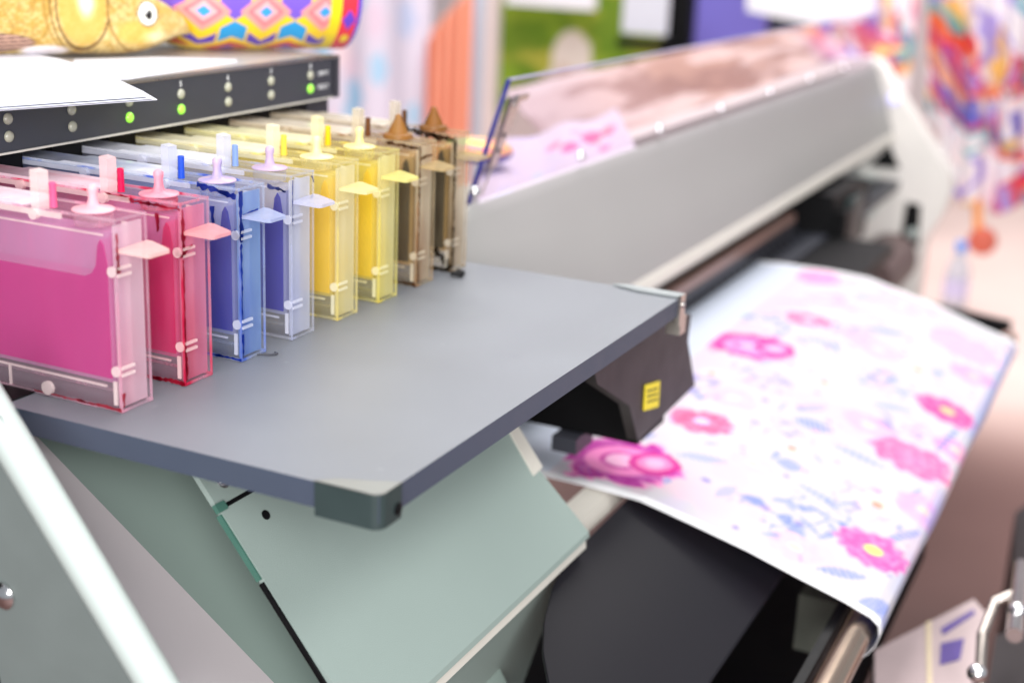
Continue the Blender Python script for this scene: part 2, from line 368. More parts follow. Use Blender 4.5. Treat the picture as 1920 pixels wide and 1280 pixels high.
# front cover, lip and acrylic lid
cover = prismx('front_cover', [(0.192, -0.122), (0.194, -0.108), (0.214, -0.052), (0.232, -0.005), (0.2405, 0.018), (0.2465, 0.0285), (0.2500, 0.0300), (0.2500, 0.0270), (0.2475, 0.0250), (0.2440, 0.016), (0.2355, -0.007), (0.2175, -0.054), (0.1985, -0.108), (0.198, -0.126)], 0.5045, 2.43, M_cover, P, smooth=True)
prismx('cover_lip', [(0.1885, -0.1255), (0.1905, -0.113), (0.1955, -0.106), (0.201, -0.110), (0.202, -0.130), (0.197, -0.133)], 0.5045, 2.425, M_lip, P, smooth=True)
prismx('cover_end_cap', [(0.192, -0.122), (0.214, -0.052), (0.232, -0.005), (0.246, 0.0275), (0.30, 0.0), (0.34, -0.04), (0.34, -0.12)], 0.4925, 0.5040, M_cover, P, bevel=0.002)
# acrylic lid
def acrylic():
    m = bpy.data.materials.new('clear_acrylic'); m.use_nodes = True; nt = m.node_tree; N = nt.nodes; K = nt.links
    b = N['Principled BSDF']; b.inputs['Base Color'].default_value = L4((232, 222, 226)); b.inputs['Roughness'].default_value = 0.06
    tr = N.new('ShaderNodeBsdfTransparent'); tr.inputs[0].default_value = L4((246, 240, 246))
    mx = N.new('ShaderNodeMixShader'); mx.inputs[0].default_value = 0.06
    K.new(tr.outputs[0], mx.inputs[1]); K.new(b.outputs[0], mx.inputs[2]); K.new(mx.outputs[0], N['Material Output'].inputs[0])
    return m
M_acr = acrylic(); M_acr_edge = mat('acrylic_cut_edge', (44, 48, 124), 0.15, noise=0.1, coat=0.6)
lid = prism('acrylic_lid', [(0.588, 0.2535, 0.0315), (2.42, 0.2535, 0.0275), (2.42, 0.222, 0.1420), (0.603, 0.222, 0.1500)], (0, 0.004, 0.0), M_acr, P)
prism('lid_edge', [(0.5868, 0.2530, 0.030), (0.5880, 0.2530, 0.030), (0.6030, 0.2217, 0.1515), (0.6018, 0.2217, 0.1515)], (0, 0.0050, 0.0), M_acr_edge, lid)
prism('lid_top_edge', [(0.604, 0.2217, 0.1505), (2.42, 0.2217, 0.1425), (2.42, 0.2217, 0.1439), (0.604, 0.2217, 0.1519)], (0, 0.0046, 0), mat('acrylic_top_edge', (176, 172, 206), 0.2, noise=0.05), lid)
# metal bracket on the lid
e = Vector((0.603-0.588, 0.222-0.2535, 0.150-0.0315))
def lp(a, dx, out=0.0): # point on the lid: a = 0..1 up, dx along x, out = toward viewer
    return Vector((0.588, 0.2535, 0.0315))+e*a+Vector((dx, -out, 0))
a0, a1 = 0.28, 0.86
prism('lid_bracket', [lp(a0, 0.010), lp(a0, 0.024), lp(a1, 0.031), lp(a1, 0.010)], (0, -0.0035, 0), M_steel, lid, bevel=0.0008)
prism('bracket_foot', [lp(a1-0.03, 0.008, 0.0035), lp(a1-0.03, 0.031, 0.0035), lp(a1+0.02, 0.034, 0.0035), lp(a1+0.02, 0.010, 0.0035)], (0, -0.006, 0), M_steel, lid, bevel=0.001)
tube('bracket_pin', [lp(0.06, 0.014, 0.003), lp(a0+.02, 0.016, 0.003)], 0.0011, M_steel, lid)
for a in (0.42, 0.55, 0.80): lathe('bolt', lp(a, 0.0175, 0.0034), [(0.0026, 0), (0.0026, 0.001), (0.001, 0.002)], M_chrome if a > 0.7 else M_dark, lid, axis=(0, -1, 0), seg=14)
M_scr = mat('polished_screw', (250, 250, 250), 0.22, metal=1, noise=0.02)
for i in range(8):
    x = 0.590+0.2585*i
    lathe('lid_screw', (x, 0.2500, 0.0425), [(0.0064, 0), (0.0064, 0.002), (0.0050, 0.0042), (0.0018, 0.0054)], M_scr, lid, axis=(0, -1, 0.35), seg=16)
box('rear_rail', 1.125, 2.42, 0.31, 0.345, -0.03, 0.0165, M_lip, P, bevel=0.004)
box('rail_end_block', 1.095, 1.1245, 0.305, 0.345, -0.03, 0.010, M_dark, P, bevel=0.004)
box('rear_body', 0.56, 2.42, 0.2525, 0.46, -0.20, -0.034, M_cover, P, bevel=0.004)

# printing zone under the cover
box('platen_recess', 0.505, 2.42, 0.30, 0.32, -0.30, -0.125, M_black, P)
box('recess_ceiling', 0.505, 2.42, 0.204, 0.30, -0.130, -0.124, M_black, P)
box('platen', 0.505, 2.42, 0.165, 0.30, -0.225, -0.208, M_dark, P)
zf = float(at((1360, 492), 1, 0.206)[2]); zr = float(at((1372, 522), 1, 0.204)[2])
box('front_beam', 0.70, 1.70, 0.206, 0.222, zf-0.007, zf+0.006, mat('brown_beam', (150, 118, 108), 0.35, noise=0.08), P, bevel=0.003)
bm = bmesh.new()
add_box(bm, 0.70, 1.70, 0.204, 0.222, zr-0.02, zf-0.0075)
for i in range(32):
    for k in range(2): add_cyl(bm, (0.72+i*0.030, 0.197, zr+0.007-0.015*k), (0.72+i*0.030, 0.204, zr+0.007-0.015*k), 0.0050, 0.0036, 12)
bmobj('roller_beam', bm, mat('black_rubber', (40, 40, 46), .35, noise=.2, nscale=200), P)
cg = boxes('print_carriage', [(1.78, 1.98, 0.16, 0.28, -0.255, -0.14), (1.80, 1.86, 0.14, 0.1605, -0.24, -0.17), (1.9795, 2.12, 0.17, 0.28, -0.27, -0.16)], M_black, P, bevel=0.004)
box('carriage_shield', 1.87, 1.95, 0.145, 0.1595, -0.24, -0.16, M_cornr, cg, bevel=0.003)

box('platen_front', 0.60, 1.80, 0.055, 0.1645, -0.235, -0.2135, M_black, P)
# right-hand end housing
XE = 2.432
side = [(0.275, 0.040), (0.240, 0.034), (0.200, -0.020), (0.072, -0.178), (0.058, -0.215), (0.070, -0.27), (0.100, -0.33), (0.100, -0.70), (0.15, -0.72), (0.20, -0.70), (0.20, -0.40), (0.38, -0.24), (0.46, -0.14), (0.46, -0.02), (0.34, 0.03)]
eh = prismx('end_housing', side, XE, XE+0.07, mat('housing_white', (236, 232, 226), .4, noise=.02), P, bevel=0.006, smooth=True)
def onhouse(px): return at(px, 0, XE)
def inset(name, pxs, m, th=0.006, parent=eh):
    return prism(name, [onhouse(p)-np.array([th, 0, 0]) for p in pxs], (th-0.0005, 0, 0), m, parent, bevel=0.001)
inset('grip_hole', [(1700, 378), (1727, 384), (1722, 462), (1688, 454)], M_black)
prism('side_shelf', [onhouse(p)-np.array([0.06, 0, 0]) for p in [(1560, 322), (1645, 330), (1640, 400), (1540, 400)]], (0.058, 0, 0), mat('pale_teal_plate', (206, 220, 218), .4, noise=.03), eh, bevel=0.002)
lathe('latch_knob', onhouse((1712, 436))-np.array([0.006, 0, 0]), [(0.011, 0), (0.011, 0.008), (0.007, 0.014)], M_white, eh, axis=(-1, 0, 0), seg=18)
inset('housing_notch', [(1668, 272), (1688, 316), (1628, 312)], M_black, 0.004)
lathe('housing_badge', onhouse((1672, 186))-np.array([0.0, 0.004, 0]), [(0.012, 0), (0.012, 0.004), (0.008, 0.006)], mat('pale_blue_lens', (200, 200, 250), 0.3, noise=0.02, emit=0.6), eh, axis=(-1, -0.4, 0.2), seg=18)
RC = at((1622, 532), 0, 2.12)
cyl('media_roll', tuple(RC), (2.38, RC[1], RC[2]), 0.055, mat('brown_roll_end', (96, 78, 76), 0.5, noise=0.1), P, seg=40)
cyl('roll_hub', (1.99, 0.134, -0.291), (2.02, 0.134, -0.291), 0.010, mat('violet_hub', (110, 104, 190), 0.4, noise=0.05), P, seg=20)
boxes('right_leg', [(2.45, 2.51, 0.12, 0.19, -0.76, -0.71), (2.40, 2.56, 0.05, 0.5, -0.799, -0.75)], M_black, P, bevel=0.006)
box('lower_crossbar', 0.5, 2.44, 0.16, 0.24, -0.62, -0.52, M_black, P, bevel=0.01)
prism('tray_bar', [at(p, 0, 2.0) for p in [(1720, 566), (1895, 606), (1892, 634), (1720, 600)]], (0.02, 0, 0), M_black, P, bevel=0.003)

TB = at((1770, 600), 0, 2.0)
box('tray_leg', 2.002, 2.018, TB[1]-.008, TB[1]+.008, -.799, TB[2]-.004, M_black, P)
# black left side cover of the print head, with sticker
hc = prism('head_cover', [(0.535, 0.046, -0.158), (0.535, 0.045, -0.060), (0.535, 0.135, -0.085), (0.535, 0.34, -0.11), (0.535, 0.34, -0.158)], (0.07, 0, 0), M_black, P, bevel=0.003)
A = at((1200, 828), 0, 0.52); 
# front face of the cover, in brown-black
pxs = [(1200, 830), (1297, 726), (1292, 600), (1180, 640), (1176, 700)]
front = [at(p, 1, 0.045-0.0) for p in pxs]
prism('head_cover_front', [(at(p, 1, 0.030)) for p in [(1196, 826), (1303, 722), (1290, 640), (1296, 590), (1100, 640), (1120, 720), (1180, 760)]], (0, 0.010, 0), M_brown, P, bevel=0.002)
bm = bmesh.new(); add_prism(bm, [at(p, 1, 0.0285) for p in [(1211, 722), (1238, 714), (1235, 762), (1208, 770)]], (0, 0.001, 0))
stk = bmobj('yellow_sticker', bm, M_yel, P, bevel=0.0003)
for k_ in range(3): prism('sticker_line', [at(p, 1, 0.0282) for p in [(1214, 732+10*k_), (1234, 726+10*k_), (1234, 729+10*k_), (1214, 735+10*k_)]], (0, 0.0003, 0), mat('sticker_ink_%s' % 'abc'[k_], (60, 52, 20), .6), stk)
box('head_cover_foot', 0.52, 0.56, 0.10, 0.125, -0.175, -0.160, M_dark, P, bevel=0.004)

# lower body of the ink station: sloping panels
XA, XB = 0.056, 0.400
T0 = np.array([0.168, -0.040]); T1 = np.array([0.042, -0.194]); d = (T1-T0)/np.linalg.norm(T1-T0); nrm = np.array([d[1], -d[0]])  # outward normal (towards -y,+z)
if nrm[1] < 0: nrm = -nrm
def pp(s, o=0.0): return tuple(T0+d*s+nrm*o)
Ltot = float(np.linalg.norm(T1-T0)); s_seam = 0.029; s_cr = 0.133
M_side = mat('green_side_metal', (64, 104, 92), 0.4, noise=0.05)
lo = prismx('lower_panel', [pp(s_seam+0.002), pp(s_cr), pp(Ltot, 0.0085), pp(Ltot+0.004, 0.0065), pp(Ltot+0.003, -0.005), pp(s_seam+0.002, -0.004)], XA, XB, M_panel, P, bevel=0.0009)
up_ = prismx('upper_panel', [pp(-0.03, -0.001), pp(s_seam-0.001, -0.001), pp(s_seam-0.001, -0.005), pp(-0.03, -0.005)], XA, XB, M_panel, P, bevel=0.0005)
prismx('panel_side_flange', [pp(s_seam+0.004, -0.0005), pp(s_seam+0.052, -0.0005), pp(s_seam+0.052, -0.0045), pp(s_seam+0.004, -0.0045)], XA-0.0020, XA-0.0004, M_side, P, bevel=0.0005)
prismx('panel_side_gap', [pp(s_seam+0.054, -0.0005), pp(Ltot, -0.0005), pp(Ltot, -0.004), pp(s_seam+0.054, -0.004)], XA-0.0022, XA-0.0004, M_black, P)
prismx('panel_seam', [pp(s_seam-0.0012, -0.0012), pp(s_seam+0.0022, -0.0012), pp(s_seam+0.0022, -0.006), pp(s_seam-0.0012, -0.006)], XA+0.001, XB-0.001, M_black, P)
prismx('hinge_tab', [pp(s_seam-0.003, 0.0012), pp(s_seam+0.003, 0.0012), pp(s_seam+0.003, -0.002), pp(s_seam-0.003, -0.002)], XA-0.003, XA+0.006, M_side, P, bevel=0.0006)
def on_pan(px, o=0): 
    Q = onplane(px, (0, *T0), (0, *nrm)); return Q+np.array([0, *nrm])*o
lathe('panel_hole_plug', on_pan((498, 965)), [(0.0033, 0), (0.0033, 0.0007), (0.0022, 0.0009)], M_black, lo, axis=(0, *nrm), seg=16)
scr = lathe('panel_screw', on_pan((418, 900), -0.001), [(0.0052, 0), (0.0052, 0.0008), (0.0034, 0.0010), (0.0034, 0.003), (0.002, 0.0036)], M_chrome, up_, axis=(0, *nrm), seg=18)
# underside below the lower panel and the ivory rail that runs on to the right
yb, zb = pp(Ltot+0.005, -0.001)
prismx('lower_lip', [(yb-0.001, zb+0.0015), (yb-0.002, zb-0.006), (yb+0.006, zb-0.012), (yb+0.012, zb-0.003), (yb+0.007, zb+0.003)], XA, 0.402, M_lip, P, smooth=True)
prismx('underside_panel', [(yb+0.008, zb-0.006), (yb+0.035, zb-0.10), (yb+0.09, zb-0.30), (yb+0.10, zb-0.60), (yb+0.14, zb-0.60), (yb+0.13, zb-0.3), (yb+0.05, zb-0.006)], XA, 0.400, M_panel, P, smooth=True)
prismx('apron_rail', [(0.062, -0.222), (0.066, -0.208), (0.090, -0.206), (0.094, -0.222)], 0.404, 0.78, M_lip, P, bevel=0.003)
# ivory clip on the upper right corner of the lower panel
k0 = [(948, 800), (968, 796), (1016, 876), (1000, 892)]
prism('corner_clip', [on_pan(p, 0.0012) for p in k0], tuple(-np.array([0, *nrm])*0.012), M_lip, P, bevel=0.0035)
prismx('panel_end_cap', [pp(-0.01, -0.002), pp(Ltot, -0.002), pp(Ltot, -0.011), pp(-0.01, -0.011)], XB+0.0004, XB+0.004, M_lip, P)

# recessed metal sheet left of the lower panel, folded where its painted pink reflection begins
def on_rec(px, o=-0.078):
    Q0 = np.array([0, *(T0+nrm*o)]); return onplane(px, Q0, (0, *nrm))
f0 = on_rec((42, 792)); f1 = on_rec((575, 1345))
w0 = on_rec((36, 786)); ws = [f0, w0, on_rec((36, 730)), on_rec((700, 760)), on_rec((980, 1345)), f1, at((240, 1345), 0, -0.045), at((4, 792), 0, -0.045)]
me_ = bpy.data.meshes.new('recessed_sheet'); me_.from_pydata([tuple(float(k) for k in v) for v in ws], [], [(0, 1, 2, 3, 4, 5), (0, 5, 6, 7)])
me_.materials.append(M_panel2); me_.materials.append(M_pink); me_.polygons[1].material_index = 1
lc_ = centre(me_, P); rs_ = bpy.data.objects.new('recessed_sheet', me_); COL.objects.link(rs_); rs_.parent = P; rs_.location = lc_
md_ = rs_.modifiers.new('thickness', 'SOLIDIFY'); md_.thickness = 0.0015; md_.offset = 0

# the near stand side: plate with a thick rounded white front edge
XS = -0.060
e0 = at((-70, 676), 0, XS); e1 = at((330, 1340), 0, XS)
cylp0 = at((-12, 735), 0, XS); 
bm = bmesh.new()
dd = e1-e0; dd = dd/np.linalg.norm(dd)
add_cyl(bm, e0-dd*0.002, e1+dd*0.1, 0.0108, 0.0108, 28)
bmobj('stand_edge', bm, M_white, P, smooth=True)
pA = at((-30, 740), 0, XS-0.008); pB = at((300, 1340), 0, XS-0.008)
prism('stand_side', [at((-90, 700), 0, XS-0.006), at((0, 780), 0, XS-0.006), at((300, 1360), 0, XS-0.006), at((20, 1360), 0, XS-0.006), at((-40, 1100), 0, XS-0.006)], (0.012, 0, 0), mat('green_grey_side', (104, 112, 110), 0.5, noise=0.03), P)
lathe('stand_screw', at((6, 1116), 0, XS-0.0065), [(0.0085, 0), (0.0085, 0.001), (0.006, 0.003), (0.003, 0.0042)], M_chrome, P, axis=(-1, 0, 0), seg=20)
box('inner_frame', -0.045, 0.50, 0.30, 0.34, -0.78, -0.03, mat('navy_frame', (16, 16, 26), 0.5, noise=0.05), P)

# dark apron in front, a curved sheet with a large rounded inner corner
APO = np.array([0, 0.03, -0.2210]); APN = np.cross([1, 0, 0], np.array([0, -0.13, -0.055]))
def on_ap(px): return onplane(px, APO, APN)
left = [on_ap(p) for p in [(1166, 946), (1110, 993), (1066, 1044), (1036, 1100), (1019, 1170), (1017, 1230), (1030, 1300), (1062, 1380)]]
ys = np.array([p[1] for p in left]); xs = np.array([p[0] for p in left])
yfront = on_ap((1400, 1180))[1]; yback = left[0][1]
def ap_pos(U, V):
    y = yback+(yfront-yback)*V
    # inner boundary x as function of y from the traced corner
    o = np.argsort(ys); xb = np.interp(y, ys[o], xs[o])
    x = xb+(1.55-xb)*U**1.5
    t = V; z = APO[2]+(y-APO[1])*(0.055/0.13)+0.003*np.sin(np.pi*t)
    return x, y, z
ap = grid('front_apron', 90, 60, ap_pos, lambda U, V: (U*0+27, U*0+26, U*0+31), vcol_mat('apron_coating', 0.42, spec=0.18), P, thick=0.003)
box('catch_tray', 0.25, 1.10, -0.150, 0.20, -0.46, -0.44, M_black, P)
box('take_up_motor', 0.66, 0.72, -0.15, -0.09, -0.39, -0.33, mat('greenish_grey_motor', (84, 86, 78), 0.5, noise=0.1), P, bevel=0.008)
# front tension bar and its black backing
bar_r = 0.0135
BP0 = at((1535, 1290), 1, -0.175); BP1 = at((1626, 1160), 1, -0.175)
BY, BZ = -0.172, -0.283
cyl('tension_bar', (0.10, BY, BZ), (1.56, BY, BZ), bar_r, mat('bar_satin_metal', (214, 190, 170), 0.22, metal=1, noise=0.08, nscale=5), P, seg=40)
box('bar_backing', 0.10, 1.56, BY+0.016, BY+0.024, BZ-0.05, BZ+0.008, M_black, P, bevel=0.002)
for x in (0.9, 1.5): box('bar_support', x, x+0.02, BY+0.02, 0.18, BZ-0.045, BZ-0.03, M_black, P, bevel=0.002)

# ------------------------------------------------------------------ printed fabric sliding out of the printer
prof = [(.215, -.203), (.165, -.201), (.139, -.2015), (.087, -.202), (.034, -.2055), (-.018, -.218), (-.069, -.231), (-.118, -.246), (-.160, -.258), (-.182, -.2645), (-.190, -.271), (-.1915, -.281), (-.188, -.292), (-.182, -.300), (-.176, -.306), (-.170, -.311)]
pa = np.array(prof); seg_l = np.r_[0, np.cumsum(np.hypot(*np.diff(pa, axis=0).T))]
sy = lambda s: np.interp(s, seg_l, pa[:, 0]); sz = lambda s: np.interp(s, seg_l, pa[:, 1])
FX0, FX1 = 0.520, 1.492
def y2s(y):
    i = np.argsort(pa[:10, 0]); return float(np.interp(y, pa[:10, 0][i], seg_l[:10][i]))
def flower(p, X, Sg, cx, cy, r, col, cen=None, petals=9, edge=None, ring=None, phase=0.0, detail=None, al=1.0):
    dx = X-cx; dy = Sg-y2s(cy); R_ = np.hypot(dx, dy); th = np.arctan2(dy, dx)
    n = fnoise(X*60, Sg*60, 31)
    n2 = fnoise(X*150+3, Sg*150, 33); rr = r*(0.84+0.14*np.abs(np.cos(th*petals/2+phase+2.5*n))+0.42*(n-0.5)+0.16*(n2-.5))
    m = (1-ss(0.94, 1.02, R_/rr))*al
    if edge: p.over((1-ss(1.0, 1.12, R_/rr))*al, edge)
    p.over(m, col)
    if detail: p.over(m*ss(0.3, 0.75, np.abs(np.sin(th*petals+R_*300)))*ss(.25, .5, R_/r)*0.75, detail)
    p.over(m*ss(.45, .7, fnoise(th*4+X*9, R_*160, 36))*.35, (240, 214, 228))
    if ring: p.over(m*(1-ss(0.10, 0.16, np.abs(R_/r-0.48))), ring)
    if cen: p.over((1-ss(0.22, 0.32, R_/r)), cen)
def leaf(p, X, Sg, cx, cy, lx, ly, ang, col, al=0.9):
    dx = X-cx; dy = Sg-y2s(cy); c_, s_ = math.cos(ang), math.sin(ang)
    a = (dx*c_+dy*s_)/lx; b = (-dx*s_+dy*c_)/(ly*np.clip(1-((dx*c_+dy*s_)/lx)**2, 0.02, 1))
    m = (np.abs(a) < 1)*(1-ss(0.8, 1.05, np.abs(b)))*al
    p.over(m*(0.65+0.35*np.sign(np.sin(a*26))), col)
def swirl(p, X, Sg, cx, cy, r, col, k=3):
    dx = X-cx; dy = Sg-y2s(cy); R_ = np.hypot(dx, dy)
    f = fnoise(X*42+cx*31, Sg*42, 51); g = fnoise(X*60, Sg*60+cx*17, 52)
    m = (1-ss(0.012, 0.045, np.abs(f-.5)))*.6+ss(.60, .68, g)*.55
    p.over(np.clip(m, 0, .8)*(1-ss(r*.8, r*1.35, R_)), col)
def fab_col(U, V):
    X = FX0+(FX1-FX0)*U; Sg = seg_l[-1]*V
    p = Paint(U.shape, (204, 199, 206))
    p.over(ss(0.5, 0.8, fnoise(X*4, Sg*6, 2))*0.35, (230, 214, 210))
    MG, PK, PL, BL, LV = (200, 20, 150), (226, 60, 130), (232, 140, 186), (104, 126, 206), (150, 136, 206)
    r_ = random.Random(11)
    p.over(ss(.55, .72, fnoise(X*13, Sg*19, 61))*.35, (204, 192, 224)); p.over(ss(.58, .72, fnoise(X*12+5, Sg*17, 62))*.5, (232, 190, 206))
    for (x, y, r, c_) in ((.93, -.09, .036, (236, 170, 200)), (1.19, -.045, .036, (236, 176, 204)), (.84, .045, .032, (234, 180, 210)), (1.33, .06, .034, (236, 180, 206)), (1.26, -.16, .034, (232, 150, 190)), (.70, -.02, .026, (236, 190, 206)), (.57, -.10, .028, (226, 186, 220)), (.78, -.185, .034, (232, 160, 200)), (.98, -.19, .03, (232, 140, 190)), (1.42, -.03, .036, (236, 186, 208))):
        flower(p, X, Sg, x, y, r, c_, petals=7, al=.75, cen=(240, 206, 190))
    for (x, y, lx, ly, an) in ((.66, .02, .03, .009, .9), (.90, -.03, .032, .009, .4), (1.13, .02, .034, .009, 1.1), (1.0, .05, .03, .008, .3), (.83, -.10, .034, .010, 1.5), (1.2, -.12, .03, .009, .2), (1.28, .09, .034, .009, 1.2), (.61, -.02, .022, .007, .2), (.70, -.09, .028, .008, 1.7), (1.4, .01, .032, .009, .7), (1.02, -.10, .03, .009, .9)):
        leaf(p, X, Sg, x, y, lx, ly, an, (128, 146, 214), .65)
    # scattered small sprigs of the design
    for i in range(110):
        x = r_.uniform(FX0+.02, FX1-.03); y = r_.uniform(-.19, .11)
        t = r_.random()
        if t < 0.45: leaf(p, X, Sg, x, y, r_.uniform(.008, .022), r_.uniform(.002, .005), r_.uniform(-1, 1), BL if t < .3 else LV, .7)
        elif t < 0.7: flower(p, X, Sg, x, y, r_.uniform(.003, .007), (248, 170, 180), petals=5)
        else: flower(p, X, Sg, x, y, r_.uniform(.003, .006), LV, petals=5)
    for (x, y) in ((.925, .035), (1.082, -.078), (.60, -.065), (.667, -.101), (.80, -.02), (1.22, .0), (1.34, .04), (.73, -.12), (1.15, .10), (.86, .10), (.98, -.12)):
        swirl(p, X, Sg, x, y, .034, (LV, BL)[int(x*100) % 3 == 0])
    for (x, y, r, a) in ((.775, -.041, .02, .5), (.74, -.141, .024, .6), (1.0, -.02, .02, .4), (1.18, -.1, .025, .5), (.90, .09, .018, .4)):
        flower(p, X, Sg, x, y, r, (252, 222, 200), cen=(246, 150, 130), petals=6, al=a)
    for (x, y, lx, ly, an) in ((.855, -.044, .020, .030, 1.2), (.735, -.049, .012, .026, 1.3), (.578, .036, .010, .024, 1.4), (1.283, -.036, .03, .02, .8), (1.11, .070, .04, .008, .2), (.568, -.145, .022, .016, .9), (.545, -.185, .02, .02, .6), (1.0, -.17, .05, .010, .1), (.70, -.175, .03, .012, .4), (.62, -.045, .01, .02, 1.2), (.63, -.118, .018, .008, .3), (1.35, -.165, .05, .008, 0), (.665, .085, .016, .010, .4)):
        leaf(p, X, Sg, x, y, lx*1.25, ly*.55, an, BL, .75)
    flower(p, X, Sg, 1.040, .086, .056, (222, 40, 150), cen=(250, 180, 220), petals=11, edge=PL, ring=(250, 150, 205), detail=MG)
    flower(p, X, Sg, .592, .082, .058, (196, 20, 146), petals=11, edge=(248, 150, 205), detail=(170, 20, 160), cen=(250, 190, 225), ring=(248, 140, 205))
    for (x, y, r) in ((1.055, .058, .026), (.606, .052, .026)):
        q_ = np.hypot((X-x), (Sg-y2s(y))*1.2)/r*(1+.25*(fnoise(X*90, Sg*90, 88)-.5)); p.over(1-ss(.80, .95, q_), (236, 130, 190)); p.over((1-ss(.12, .22, np.abs(q_-.95)))*.9, (206, 20, 140)); p.over(1-ss(.3, .6, q_), (240, 180, 214))
    flower(p, X, Sg, 1.202, .053, .034, (232, 110, 160), petals=9, cen=(250, 200, 215))
    flower(p, X, Sg, .753, .053, .034, (232, 90, 140), petals=9, cen=(190, 200, 240), edge=PL)
    flower(p, X, Sg, .644, -.158, .036, (232, 90, 170), petals=13, cen=(250, 232, 130), edge=PL)
    flower(p, X, Sg, 1.084, -.155, .038, (226, 70, 150), petals=11, cen=(252, 200, 140), edge=PL)
    flower(p, X, Sg, .894, -.148, .050, (232, 120, 175), petals=9, edge=(250, 200, 222), detail=(224, 90, 150))
    flower(p, X, Sg, 1.360, -.130, .060, (236, 170, 200), petals=9, edge=(252, 220, 232), al=.9)
    flower(p, X, Sg, 1.440, .100, .040, (236, 130, 190), petals=9, al=.8)
    # dye soaked selvedge and the bare strip that is not printed yet
    p.over(ss(seg_l[9]-.004, seg_l[9]+.012, Sg)*0.45*ss(.3, .55, fnoise(X*9, Sg*0+3, 4)), (120, 140, 226))
    bare = (1-ss(y2s(.131)-.002, y2s(.131)+.001, Sg+0*X))
    p.over(bare, (206, 214, 228))
    p.over((1-ss(0.010, 0.012, X-FX0)), (250, 250, 252)); p.over((1-ss(0.010, 0.012, FX1-X)), (250, 250, 252))
    return p.out()
def fab_pos(U, V):
    X = FX0+(FX1-FX0)*U; Sg = seg_l[-1]*V
    z = sz(Sg)+0.0016*np.sin(X*21+Sg*9)*ss(.03, .12, Sg)*(1-ss(seg_l[9]-.03, seg_l[9], Sg))
    # free edge flutters a little below the bar
    y = sy(Sg)-0.004*np.sin(X*17)*ss(seg_l[10], seg_l[-1], Sg)
    return X, y, z
fb = grid('printed_fabric', 620, 330, fab_pos, fab_col, vcol_mat('polyester_print', 0.75, bump=0.25, bscale=1600, sheen=0.1, transl=0.22), None, thick=0.0006)
tag(fb, 'white fabric with magenta and pink flowers coming out of the printer', 'printed fabric')

# ------------------------------------------------------------------ ink cartridges
H = 0.12; D = 0.30
SC = [  # body, cover, ink, ink2 pale tank, stain, stain amount, edges, cap, flag, tube
    dict(body=(250, 206, 226), cov=.06, ink=(214, 40, 150), tank=(232, 168, 220), stain=(235, 70, 130), amt=.35, edge=(250, 150, 180), cap=(252, 206, 214), tube=(240, 110, 160), tabc=(255, 222, 216)),
    dict(front=(244, 160, 196), body=(250, 176, 204), lo=.42, cov=.07, ink=(216, 20, 108), tank=(244, 130, 186), stain=(220, 20, 80), amt=.75, edge=(244, 60, 110), cap=(250, 180, 196), tube=(226, 20, 90), tabc=(254, 190, 190)),
    dict(lo=.46, front=(150, 190, 240), body=(206, 220, 248), cov=.06, ink=(54, 48, 170), tank=(190, 196, 236), stain=(30, 96, 214), amt=.7, edge=(50, 110, 225), cap=(222, 200, 222), tube=(40, 96, 220), tabc=(196, 206, 236)),
    dict(lo=.55, body=(228, 232, 248), cov=.06, ink=(48, 36, 168), tank=(206, 208, 236), stain=(110, 130, 220), amt=.35, edge=(170, 180, 232), cap=(216, 192, 216), tube=(150, 180, 230), tabc=(214, 216, 240)),
    dict(body=(254, 244, 184), cov=.11, ink=(255, 220, 30), tank=(255, 236, 120), stain=(250, 226, 60), amt=.5, edge=(250, 236, 130), cap=(252, 244, 200), tube=(250, 226, 90), tabc=(252, 244, 190)),
    dict(body=(254, 246, 160), cov=.11, ink=(255, 224, 20), tank=(255, 238, 100), stain=(248, 228, 30), amt=.6, edge=(250, 238, 80), cap=(250, 242, 190), tube=(250, 216, 20), tabc=(252, 244, 160)),
    dict(body=(232, 210, 166), cov=.08, ink=(44, 36, 28), tank=(236, 194, 120), stain=(160, 96, 20), amt=.8, edge=(196, 130, 50), cap=(168, 118, 50), tube=(120, 70, 30), tabc=(214, 190, 140)),
    dict(body=(222, 198, 150), cov=.08, ink=(30, 28, 26), tank=(230, 184, 104), stain=(120, 80, 20), amt=.9, edge=(110, 86, 40), cap=(150, 100, 36), tube=(110, 70, 30), tabc=(200, 180, 140)),
]
CL = ['pale magenta ink cartridge nearest the camera, broad side and clips visible',
      'bright pink ink cartridge with red stained edges, between magenta and blue ones',
      'clear ink cartridge with vivid blue smears down its front corner',
      'clean clear ink cartridge with dark blue ink, beside the yellow pair',
      'larger looking of the two yellow ink cartridges, next to the clean blue one',
      'bright yellow ink cartridge next to the brown stained black ink cartridges',
      'amber stained black ink cartridge beside the bright yellow one',
      'black ink cartridge with dark brown edges at the far end of the row']
